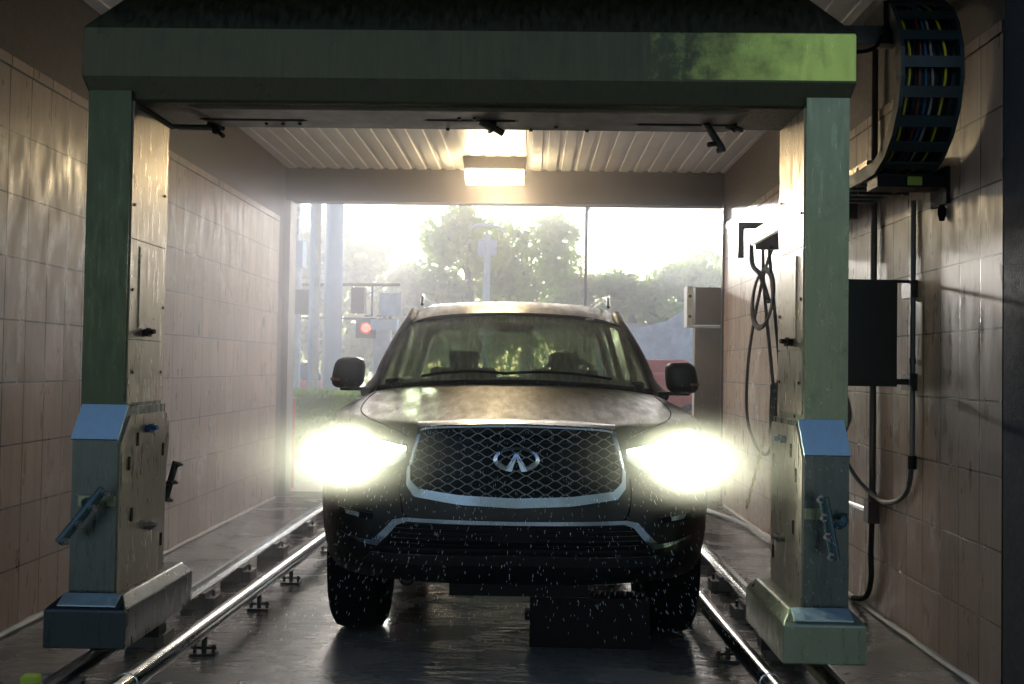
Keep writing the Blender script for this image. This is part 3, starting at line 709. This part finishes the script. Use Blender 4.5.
obj('rear_axle', tube([(-.75, 4.02, .40), (-.15, 4.02, .38), (.15, 4.02, .38), (.75, 4.02, .40)], [.035, .06, .06, .035], 10), M['black'], CAR, smooth=True)
for s in (-1, 1): obj('tail_lamp', hull([(s * x, y, z) for x in (.78, .93) for y in (5.02, 5.14) for z in (.95, 1.18)]), M['redp'], CAR, bevel=.02)
# headlight beams (the lamps' own light)
for s in (-1, 1):
    L = bpy.data.lights.new('headlight_beam', 'SPOT'); L.energy = 70; L.spot_size = radians(150); L.spot_blend = 1; L.shadow_soft_size = .05; L.color = (.96, 1, .86)
    o = bpy.data.objects.new('headlight_beam', L); C.objects.link(o); o.parent = CAR; o.location = (s * .74, .06, 1.0); o.rotation_euler = (radians(86), 0, radians(180) + radians(s * 8))

# ---------------------------------------------------------------- right wall fittings
t = thing('control_cabinet', 'black metal cabinet mounted on the right tiled wall', 'cabinet', (2.02, 5.35, 1.3))
obj('box', box(-.46, -.125, -.15, .22, .03, .58), M['cabinet'], t, bevel=.008)
obj('door', box(-.45, -.135, -.162, -.15, .045, .565), M['cabinet'], t, bevel=.004)
for z in (.55, .06):
    obj('wall_bracket', box(-.36, 0, -.05, -.02, z + .03 if z > .3 else z - .02, z + .045 if z > .3 else z + .01), M['iron'], t)
    obj('wall_plate', box(-.03, 0, -.10, .05, z - .05, z + .04), M['iron'], t, bevel=.004)
obj('cable_gland', cyl((-.37, -.05, .04), (-.37, -.05, -.03), .02, 12), M['iron'], t)
t = thing('conduit', 'thick dark conduit running down the right wall behind the cabinet', 'conduit', (1.99, 5.84, 0))
obj('pipe', cyl((0, 0, .64), (0, 0, 3.45), .019, 12), M['darkpipe'], t, smooth=True)
obj('junction_box', box(-.035, .03, -.04, .04, .53, .66), M['darkpipe'], t, bevel=.005)
obj('drop_cable', tube(spline([(0, 0, .53), (-.005, .0, .35), (0, .01, .2), (.0, .10, .08), (.0, .33, .02)], 6), .016, 8), M['rubber'], t, smooth=True)
obj('side_pipe', cyl((.0, .05, .595), (.0, .75, .585), .018, 12), M['chrome'], t, smooth=True)
obj('coupling', cyl((0, 0, .665), (0, 0, .71), .025, 12), M['darkpipe'], t, smooth=True)
t = thing('conduit', 'thin grey conduit hanging from the black shelf down the right wall', 'conduit', (2.0, 5.265, 0))
obj('pipe', cyl((0, 0, .94), (0, 0, 2.31), .014, 12), M['conduit'], t, smooth=True)
obj('coupling', cyl((0, 0, .90), (0, 0, .97), .021, 12), M['black'], t, smooth=True)
obj('coupling', cyl((0, 0, 1.45), (0, 0, 1.48), .018, 12), M['conduit'], t, smooth=True)
obj('flexible_hose', tube(spline([(0, 0, .92), (0, .06, .78), (-.01, .22, .70), (-.02, .45, .685), (-.06, .72, .78), (-.12, .80, .95), (-.2, .40, 1.15), (-.34, .05, 1.30)], 8), .013, 8), M['conduit'], t, smooth=True)
t = thing('wall_shelf', 'black shelf bracket on the right wall below the cable chain', 'bracket', (2.02, 4.9, 2.31))
obj('plate', box(-.345, 0, -.03, .12, 0, .055), M['black'], t, bevel=.004)
obj('wall_plate', box(-.02, 0, -.05, .14, -.08, .10), M['black'], t, bevel=.003)
obj('tag', box(-.20, -.13, -.034, -.03, .008, .05), M['lime'], t)
obj('valve', lathe([(-.16, .012), (-.13, .02), (-.10, .02), (-.08, .008)], 10, 'z', (-.02, .0, 0), closed=False), M['rubber'], t, smooth=True)
t = thing('chain_tray', 'long ribbed steel tray running along the right wall', 'tray', (1.75, 6.6, 2.4))
bm = prism([(0, .0), (.012, 0), (.012, .11), (.27, .11), (.27, .12), (0, .12)], 'y', -1.35, 1.35)
obj('channel', bm, M['warm'], t)
for k in range(40):
    y = -1.3 + k * .068; obj('rib', hull([(-.008, y, .01), (-.008, y + .03, .01), (-.008, y, .07), (-.008, y + .03, .07), (.0, y - .004, .005), (0, y + .034, .005), (0, y - .004, .075), (0, y + .034, .075)]), M['warm'], t)
for y in (-1.2, -.35, .5, 1.28):
    obj('wall_bracket', box(.0, .27, y - .02, y + .02, -.04, .11), M['iron'], t, bevel=.003)
# cable chain
t = thing('cable_chain', 'black drag chain of link bars carrying coloured cables, upper right', 'cable chain', (1.80, 4.95, 2.8))
def cpath(s):  # along: top run, bend, lower run, in (y,z) about the origin
    R_ = .40; L1 = .45
    if s < L1: return (.0 + L1 - s, R_), (-1, 0)
    s -= L1
    if s < pi * R_: a = pi / 2 + s / R_; return (R_ * cos(a), R_ * sin(a)), (-sin(a), cos(a))
    s -= pi * R_; return (s, -R_), (1, 0)
tot = .45 + pi * .40 + .9; nl = int(tot / .125)
for i in range(nl):
    (y, z), (ty, tz) = cpath((i + .5) * .125); ny, nz = tz, -ty
    bm = bmesh.new()
    for s in (-1, 1):
        for q in (0,):
            P = []
            for a in (-.068, .068):
                for b in (-.033, .033):
                    for c in (s * .125, s * .143): P.append((c, y + ty * a + ny * b, z + tz * a + nz * b))
            hull(P, bm)
    for d in (-.028, .028):
        P = []
        w_ = .026 if d > 0 else .06
        for a in (-w_, w_):
            for b in (-.006, .006):
                for c in (-.13, .13): P.append((c, y + ty * a + ny * (b + d), z + tz * a + nz * (b + d)))
        hull(P, bm)
    obj('link', bm, M['chain'], t)
for k, mt in enumerate(('yellow', 'rubber', 'redc', 'bluec', 'grayc', 'rubber', 'yellow', 'rubber')):
    P = []
    for i in range(40):
        (y, z), (ty, tz) = cpath(i / 39 * (tot - .02)); P.append((-.095 + k * .027 + .004 * sin(i * .9 + k), y + tz * .006 * sin(i * .5 + k), z))
    obj('cable', tube(P, .0062, 6), M[mt], t, smooth=True)
# hanging black hoses
HG = 'black hoses looped on the right wall'
def hose(label, pts, r=.014, m='rubber', group=HG, closed=False, name='hose', cat='hose'):
    c = Vector(pts[0]); o = obj(name, tube([p - c for p in spline(pts, 6)], r, 8), M[m], smooth=True); o.location = c; return tag(o, label, cat, group)
hose('long black hose hanging lowest in a wide loop from the far end of the tray', [(1.92, 7.85, 2.45), (1.90, 8.2, 2.2), (1.93, 8.85, 1.6), (1.94, 9.0, 1.05), (1.94, 8.7, .80), (1.92, 8.2, .72), (1.92, 7.95, .86), (1.9, 7.9, 1.3)])
hose('black hose running diagonally down from the coil towards the gantry leg', [(1.90, 8.25, 2.45), (1.90, 8.2, 2.1), (1.90, 7.95, 1.5), (1.90, 7.75, 1.0), (1.9, 7.8, .80)])
hose('black hose hanging nearest the gantry leg beside the coil', [(1.86, 7.9, 2.45), (1.88, 7.85, 2.1), (1.88, 7.6, 1.5), (1.88, 7.5, 1.1)])
hose('short black hose dropping from the tray into the coil', [(1.86, 8.5, 2.5), (1.86, 8.45, 2.3), (1.86, 8.15, 2.18), (1.87, 7.9, 1.95)], .02)
bm = bmesh.new()
for k in range(3):
    tube([(0, .36 * cos(a) + .02 * k, .235 * sin(a) - .012 * k) for a in [i * pi / 14 for i in range(28)]], .012, 6, bm, closed=True)
bmesh.ops.rotate(bm, verts=bm.verts, cent=(0, 0, 0), matrix=Matrix.Rotation(.06, 3, 'Y'))
o = obj('hose_coil', bm, M['rubber'], smooth=True); o.location = (1.87, 8.1, 2.0); tag(o, 'round coil of black hose hanging under the tray on the right wall', 'hose')
bm = bmesh.new()
for k in range(5): tube(spline([(0, .05 * k, .28 - .02 * k), (0, .04 + .045 * k, .1), (.0, .1 + .03 * k, -.1), (0, .16, -.30)], 4), .011, 6, bm)
o = obj('hose_bundle', bm, M['rubber'], smooth=True); o.location = (1.91, 7.75, 1.05); tag(o, 'bundle of black tubing gathered low behind the right gantry leg', 'hose')
hose('pale grey air hose lying on the floor along the right wall', [(1.72, 9.9, .03), (1.85, 9.35, .03), (1.93, 8.9, .03), (1.93, 8.4, .03), (1.95, 7.95, .05), (1.97, 8.1, .18)], .02, 'hose', None)
t = thing('bracket', 'small dark wall bracket holding the hoses at the tray far end', 'bracket', (2.02, 8.4, 2.6))
obj('arm', box(-.30, 0, -.03, .03, 0, .05), M['iron'], t); obj('hook', box(-.30, -.25, -.03, .03, -.25, .0), M['iron'], t, bevel=.005); obj('wall_plate', box(-.02, 0, -.07, .07, -.1, .1), M['iron'], t)
# yellow chain
bm = bmesh.new(); a, b = Vector((1.84, 7.9, .86)), Vector((1.80, 8.3, .28))
for k in range(13):
    p = a.lerp(b, k / 12); d = (b - a).normalized() * .028; sd_ = Vector((.012, 0, 0)) if k % 2 else Vector((0, .012, 0.004))
    tube([p + d * cos(q) + sd_ * sin(q) for q in [i * pi / 5 for i in range(10)]], .0045, 5, bm, closed=True)
tag(obj('plastic_chain', bm, M['yellow']), 'pale yellow link chain hanging low by the right gantry leg', 'chain')
# rear right equipment
t = thing('equipment_post', 'brown-grey cabinet post at the right side of the bay exit', 'cabinet', (1.95, 10.95, 0))
obj('panel', box(-.17, .19, -.04, .10, 0, 1.86), M['tangrey'], t, bevel=.005)
obj('cover_box', box(-.18, .13, -.12, .10, 1.90, 2.30), M['brown'], t, bevel=.006)
for x in (-.27, .14): obj('side_frame', box(x, x + .06, -.13, .10, 1.885, 2.31), M['white'], t, bevel=.004)
obj('shelf_plate', box(-.27, .20, -.13, .12, 1.865, 1.885), M['white'], t)
for z in (1.98, 2.2): obj('bolt', cyl((-.24, -.15, z), (-.24, -.12, z), .018, 8), M['iron'], t)
obj('latch', box(.10, .20, -.16, -.10, 1.80, 1.865), M['conduit'], t, bevel=.006)
bm = lathe([(0, .08), (.75, .08), (.8, .06), (.82, .01)], 20, 'z', closed=False); t = thing('bollard', 'red and white bollard outside the exit, right of the vehicle', 'bollard', (2.0, 12.0, 0))
obj('post', bm, M['redp'], t, smooth=True); obj('reflective_band', lathe([(.38, .083), (.55, .083)], 20, 'z', closed=False), M['white'], t)
bm = lathe([(0, .05), (1.0, .05), (1.02, .02)], 14, 'z', closed=False); o = obj('bollard', bm, M['redp'], smooth=True); o.location = (-2.72, 11.25, 0); tag(o, 'thin red post just outside the left corner of the exit', 'bollard')

# ---------------------------------------------------------------- outside
def leaves(bm, centre, rad, n, size, rnd):
    for _ in range(n):
        d = Vector((rnd.gauss(0, 1), rnd.gauss(0, 1), rnd.gauss(0, 1))).normalized() * rnd.random() ** .35
        p = Vector(centre) + Vector((d.x * rad[0], d.y * rad[1], d.z * rad[2]))
        u = Vector((rnd.gauss(0, 1), rnd.gauss(0, 1), rnd.gauss(0, 1))).normalized(); w = u.orthogonal().normalized()
        s = size * (.6 + .8 * rnd.random())
        bm.faces.new([bm.verts.new(q) for q in (p - u * s, p + w * s * .5, p + u * s, p - w * s * .5)])
def tree(x, y, h, w, label, seed, mt='leaf', size=.22, dens=1, name='tree', base=.25, kind=None):
    r = random.Random(seed); t = thing(name, label, 'tree', (x, y, 0), 0, 'hazy trees across the road')
    bm = tube([(0, 0, 0), (.1, 0, h * .3), (-.1, .1, h * .6), (0, 0, h * .85)], [w * .06, w * .05, w * .035, .05], 8)
    for k in range(7):
        a = r.random() * 6.28; z0 = h * (.25 + .4 * r.random()); tube([(0, 0, z0), (w * .22 * cos(a), w * .22 * sin(a), z0 + h * .13), (w * .4 * cos(a), w * .4 * sin(a), z0 + h * .2)], [.12, .08, .03], 6, bm)
    obj('trunk', bm, M['bark'], t)
    bm = bmesh.new()
    for k in range(int(30 * dens)):
        a = r.random() * 6.28; q = r.random(); z = h * (base + (1 - base - .1) * r.random()); f = sqrt(max(.1, 1 - ((z / h - .55) / .5) ** 2))
        leaves(bm, (w * .36 * f * sqrt(q) * cos(a), w * .36 * f * sqrt(q) * sin(a), z), (w * .17, w * .17, h * .10), int(150), size, r)
    obj('crown', bm, M[mt], t); return t
TL = [
    (-16.5, 58, 11.5, 9, 'leaf', 'rounded green tree at the far left, behind the tall pole'),
    (-9.0, 44, 7.6, 7.5, 'leaf2', 'sun-pierced tree between the tall pole and the vehicle roof'),
    (-6.0, 48, 6.6, 5.5, 'leaf2', 'low olive tree left of the street lamp with light glaring through'),
    (-2.9, 46, 9.0, 5.5, 'leaf', 'tallest tree, behind the street lamp above the vehicle roof'),
    (-.3, 50, 9.4, 6.5, 'leaf', 'tall pale tree just right of the street lamp'),
    (2.2, 54, 7.0, 5.0, 'leaf2', 'low tree sloping down behind the right half of the roof'),
    (4.9, 48, 6.4, 5.0, 'leaf', 'low bushy tree left of the grey outside wall'),
    (7.6, 46, 7.0, 5.5, 'leaf', 'bushy tree at the right edge of the exit opening'),
    (10.8, 50, 7.2, 6, 'leaf2', 'tree half hidden by the cabinet post at the exit')]
for i, (x, y, h, w, mt, lb) in enumerate(TL): tree(x, y, h, w, lb, 10 + i, mt)
r = random.Random(5); bm = bmesh.new()
for k in range(60): leaves(bm, (lerp(-30, 30, k / 59), 60 + r.random() * 4, 1.8), (1.6, 1.5, 2.0), 60, .35, r)
tag(obj('shrub_belt', bm, M['leaf2']), 'continuous belt of low shrubs behind the trees across the road', 'shrubs', None, 'stuff')
# sunlit trees in front of the bay (behind the camera, mirrored by the steel)
r = random.Random(9); bm = bmesh.new()
for k in range(70): leaves(bm, (lerp(-16, 16, r.random()), -10 + r.random() * 2.5, .8 + 8 * r.random()), (1.8, 1.0, 1.5), 55, .34, r)
tag(obj('shrub_belt', bm, M['dull']), 'sunlit greenery facing the bay entrance, mirrored green in the gantry steel', 'shrubs', None, 'stuff')
# hedge
t = thing('hedge', 'clipped bright green hedge outside the exit, left of the vehicle', 'hedge', (-3.7, 15.2, 0))
r = random.Random(3); bm = bmesh.new()
for k in range(9000):
    p = Vector((r.uniform(-1.7, 1.75), r.uniform(-.8, .8), r.uniform(.0, .97)))
    ax = r.choice((0, 1, 2, 2))
    if ax == 0: p.x = math.copysign(1.75, p.x)
    elif ax == 1: p.y = -.8
    else: p.z = .95
    p += Vector((r.gauss(0, .025), r.gauss(0, .025), r.gauss(0, .025))); u = Vector((r.gauss(0, 1), r.gauss(0, 1), r.gauss(0, 1))).normalized() * .035; w = u.orthogonal() * .55
    bm.faces.new([bm.verts.new(q) for q in (p - u, p + w, p + u, p - w)])
obj('foliage', bm, M['hedge'], t); obj('inner_mass', box(-1.68, 1.7, -.75, .75, 0, .9), M['hedge'], t, bevel=.05)
# poles and signals
t = thing('utility_pole', 'wide pale blue-grey pole outside the exit, left of the vehicle', 'pole', (-3.42, 17, 0)); obj('shaft', lathe([(0, .17), (7, .135)], 24, 'z', closed=False), M['pole'], t, smooth=True)
obj('base_plate', box(-.25, .25, -.25, .25, 0, .05), M['pole'], t)
t = thing('utility_pole', 'narrow cream and grey pole beside the wide pale pole', 'pole', (-3.70, 16.8, 0)); obj('shaft', lathe([(0, .10), (7, .09)], 16, 'z', closed=False), M['pole'], t, smooth=True); obj('cover_strip', box(.02, .1, -.12, -.05, 0, 7), M['pole2'], t)
t = thing('signal_pole', 'pale signal pole at the left edge of the exit opening', 'traffic light', (-4.08, 17, 0)); obj('shaft', lathe([(0, .12), (3.5, .11)], 16, 'z', closed=False), M['white'], t, smooth=True)
obj('control_box', box(-.12, .16, -.18, .1, 3.05, 3.5), M['pole'], t, bevel=.02); obj('cap_bracket', box(-.06, .06, -.1, .06, 3.5, 4.6), M['pole'], t)
for z in (4.02, 3.82, 3.62):
    bm = lathe([(-.32, .085), (-.1, .09), (-.08, .02)], 16, 'y', (-.02, 0, z + .06), closed=False); obj('lamp_visor', bm, M['signalgreen'], t, smooth=True)
def ped(x, z, w, h, label, lit=None):
    t = thing('pedestrian_signal', label, 'traffic light', (x, 17, z), 0, 'crossing signals')
    obj('housing', box(-w / 2, w / 2, -.12, .12, -h / 2, h / 2), M['signal'], t, bevel=.03)
    obj('bracket', tube([(w / 2, 0, h / 2 + .04), (w / 2 + .12, 0, h / 2 + .04), (w / 2 + .12, 0, -h / 2 - .04), (w / 2, 0, -h / 2 - .04)], .02, 6), M['signal'], t)
    if lit: obj('lamp', lathe([(-.135, .05), (-.12, .075)], 16, 'y', (0, 0, 0), closed=False), M['red'], t)
ped(-4.0, 2.46, .42, .42, 'dark square signal box between the signal pole and the cream pole')
ped(-2.98, 2.50, .22, .44, 'narrow dark signal box right of the wide pale pole')
ped(-2.83, 2.03, .34, .34, 'glowing red signal left of the vehicle roof', True)
t = thing('traffic_light_frame', 'thin pair of horizontal pipes crossing behind the pale poles', 'traffic light', (-3.4, 17.2, 2.78)); obj('pipe', cyl((-.7, 0, 0), (1.1, 0, .02), .025, 8), M['conduit'], t); obj('lower_pipe', cyl((-.7, 0, -.58), (.9, 0, -.58), .02, 8), M['conduit'], t)
t = thing('street_sign', 'pale blue-white sign panel beside the red signal', 'sign', (-2.45, 17.1, 1.4)); obj('panel', box(-.19, .19, -.01, .01, .85, 1.24), M['white'], t); obj('post', cyl((0, .03, -1.4), (0, .03, 1.24), .03, 8), M['conduit'], t)
t = thing('cabinet', 'short white-capped post below the pale sign', 'cabinet', (-2.55, 17, 0)); obj('body', box(-.14, .14, -.1, .1, 0, 2.0), M['white'], t, bevel=.02); obj('cap', box(-.2, .25, -.14, .14, 2.0, 2.18), M['pole'], t, bevel=.02)
t = thing('street_lamp', 'hazy street lamp pole standing above the vehicle roof', 'street lamp', (-1.39, 30, 0)); obj('pole', cyl((0, 0, 0), (0, 0, 5.4), .10, 12), M['pole'], t, smooth=True)
obj('panel_head', hull([(x, y, z) for x in (-.28, .28) for y, z in ((-.05, 4.75), (.05, 4.75), (-.05, 5.25), (.05, 5.25))]), M['pole'], t, bevel=.02); obj('lamp_arm', tube(spline([(-.5, 0, 5.55), (-.2, 0, 5.7), (.3, 0, 5.62), (.55, 0, 5.5)], 4), .05, 8), M['pole'], t, smooth=True)
t = thing('utility_pole', 'thin far pole right of the street lamp', 'pole', (1.17, 22, 0)); obj('shaft', cyl((0, 0, 0), (0, 0, 8), .035, 8), M['conduit'], t); obj('insulator', cyl((.05, 0, 4.9), (.05, 0, 5.05), .03, 8), M['conduit'], t)
t = thing('red_car', 'blurred red car with a blue top far beyond the left poles', 'car', (-6.6, 28, 0), .2)
obj('body', hull([(x, y, z) for x in (-1.0, 1.0) for y, z in ((-.8, .35), (.8, .35), (-.8, .95), (.8, .95))] ), M['redp'], t, bevel=.12, seg=3)
obj('cabin', hull([(x, y, .95) for x in (-.7, .7) for y in (-.7, .7)] + [(x, y, 1.45) for x in (-.45, .45) for y in (-.55, .55)]), M['bluec'], t, bevel=.08, seg=3)
for x in (-.62, .62): obj('wheel', lathe([(-.85, .2), (-.85, .33), (-.65, .33), (-.65, .2)], 20, 'y', (x, 0, .33)), M['rubber'], t)
t = thing('parked_car', 'low red car outside, just behind the right mirror of the vehicle', 'car', (2.65, 22, 0), 0)
obj('body', hull([(x, y, z) for x in (-.9, 1.1) for y in (-.8, .8) for z in (.35, 1.35)]), M['redp'], t, bevel=.15, seg=3)
obj('roof', hull([(x, y, 1.3) for x in (-.6, .9) for y in (-.7, .7)] + [(x, y, 1.62) for x in (-.4, .7) for y in (-.6, .6)]), M['redp'], t, bevel=.06)
for x in (-.55, .75): obj('wheel', lathe([(-.85, .2), (-.85, .34), (-.65, .34), (-.65, .2)], 20, 'y', (x, 0, .34)), M['rubber'], t)
t = thing('boundary_wall', 'pale grey outside wall rising to the right beyond the exit', 'wall', (3.2, 25, 0))
obj('panel', prism([(-1.6, 0), (3, 0), (3, 3.1), (.8, 3.0), (.2, 2.62), (-.3, 2.50), (-1.6, 2.48)], 'y', -.1, .1), M['white'], t); obj('coping', box(-1.65, -.3, -.14, .14, 2.46, 2.54), M['pole2'], t)

# ---------------------------------------------------------------- mist
def vol(name, bm, dens, col, g, label, hetero=None, grad=False):
    m = bpy.data.materials.new(name); m.use_nodes = True; nt = m.node_tree; nt.nodes.clear()
    o = nt.nodes.new('ShaderNodeOutputMaterial'); v = nt.nodes.new('ShaderNodeVolumePrincipled')
    v.inputs['Color'].default_value = rgb(col); v.inputs['Density'].default_value = dens; v.inputs['Anisotropy'].default_value = g
    nt.links.new(v.outputs[0], o.inputs['Volume'])
    if grad:     # thins out towards the right wall
        tc = nt.nodes.new('ShaderNodeTexCoord'); sx = nt.nodes.new('ShaderNodeSeparateXYZ'); nt.links.new(tc.outputs['Object'], sx.inputs[0])
        mr = nt.nodes.new('ShaderNodeMapRange'); mr.inputs[1].default_value = .6; mr.inputs[2].default_value = 1.6; mr.inputs[3].default_value = dens; mr.inputs[4].default_value = dens * .22
        nt.links.new(sx.outputs[0], mr.inputs[0]); nt.links.new(mr.outputs[0], v.inputs['Density'])
    if hetero:
        tc = nt.nodes.new('ShaderNodeTexCoord'); ln = nt.nodes.new('ShaderNodeVectorMath'); ln.operation = 'LENGTH'
        nt.links.new(tc.outputs['Object'], ln.inputs[0])
        mr = nt.nodes.new('ShaderNodeMapRange'); mr.inputs[1].default_value = 1; mr.inputs[2].default_value = 0; mr.inputs[3].default_value = 0; mr.inputs[4].default_value = 1
        nt.links.new(ln.outputs['Value'], mr.inputs[0])
        pw = nt.nodes.new('ShaderNodeMath'); pw.operation = 'POWER'; pw.inputs[1].default_value = 2; nt.links.new(mr.outputs[0], pw.inputs[0])
        mu = nt.nodes.new('ShaderNodeMath'); mu.operation = 'MULTIPLY'; mu.inputs[1].default_value = dens; nt.links.new(pw.outputs[0], mu.inputs[0])
        nt.links.new(mu.outputs[0], v.inputs['Density'])
    ob = obj(name, bm, m); return tag(ob, label, 'mist', None, 'stuff')
vol('morning_haze', box(-45, 45, 13, 80, 0, 16), .011, '#ffffff', .35, 'pale sunlit haze hanging over the trees and road outside')
vol('wash_mist', box(XL + .02, XR - .02, 4.95, YB, .015, ZC - .03), .072, '#eef0fb', .3, 'thin water mist filling the bay behind the gantry', grad=True)
for s, w in ((-1, 'left'), (1, 'right')):  # denser spray added at each headlight to give its glow
    bm = bmesh.new(); bmesh.ops.create_icosphere(bm, subdivisions=3, radius=1)
    o = vol('headlight_glow_spray', bm, 2.0, '#fffbe8', .3, 'cloud of spray added as the glow around the %s headlight' % w, True)
    o.location = (-.06 + s * .80, 4.42, 1.0); o.scale = (.8, .36, .26)
# falling droplets caught in the light
r = random.Random(21); bm = bmesh.new()
for k in range(2400):
    x = r.uniform(-1.3, 1.2); y = r.uniform(3.7, 4.4); z = r.uniform(.35, 1.35)
    l = r.uniform(.003, .010); q = r.uniform(.0005, .0009); dx = (x + .06) * .5 + r.uniform(-.2, .2)
    p = Vector((x, y, z)); d = Vector((dx, -.2, -1)).normalized() * l; a = Vector((q, 0, 0)); b = Vector((0, q, 0))
    v = [bm.verts.new(e) for e in (p - d, p + a, p + b, p - a - b, p + d)]
    for f in ((0, 1, 2), (0, 2, 3), (0, 3, 1), (4, 2, 1), (4, 3, 2), (4, 1, 3)): bm.faces.new([v[i] for i in f])
wm = NT('water_drops'); wm.set(Base_Color=(.8, .85, .85, 1), Roughness=.15, Transmission_Weight=.4, IOR=1.33)
tag(obj('falling_drops', bm, wm.m), 'fine streaks of falling water in front of the vehicle', 'water spray', None, 'stuff')
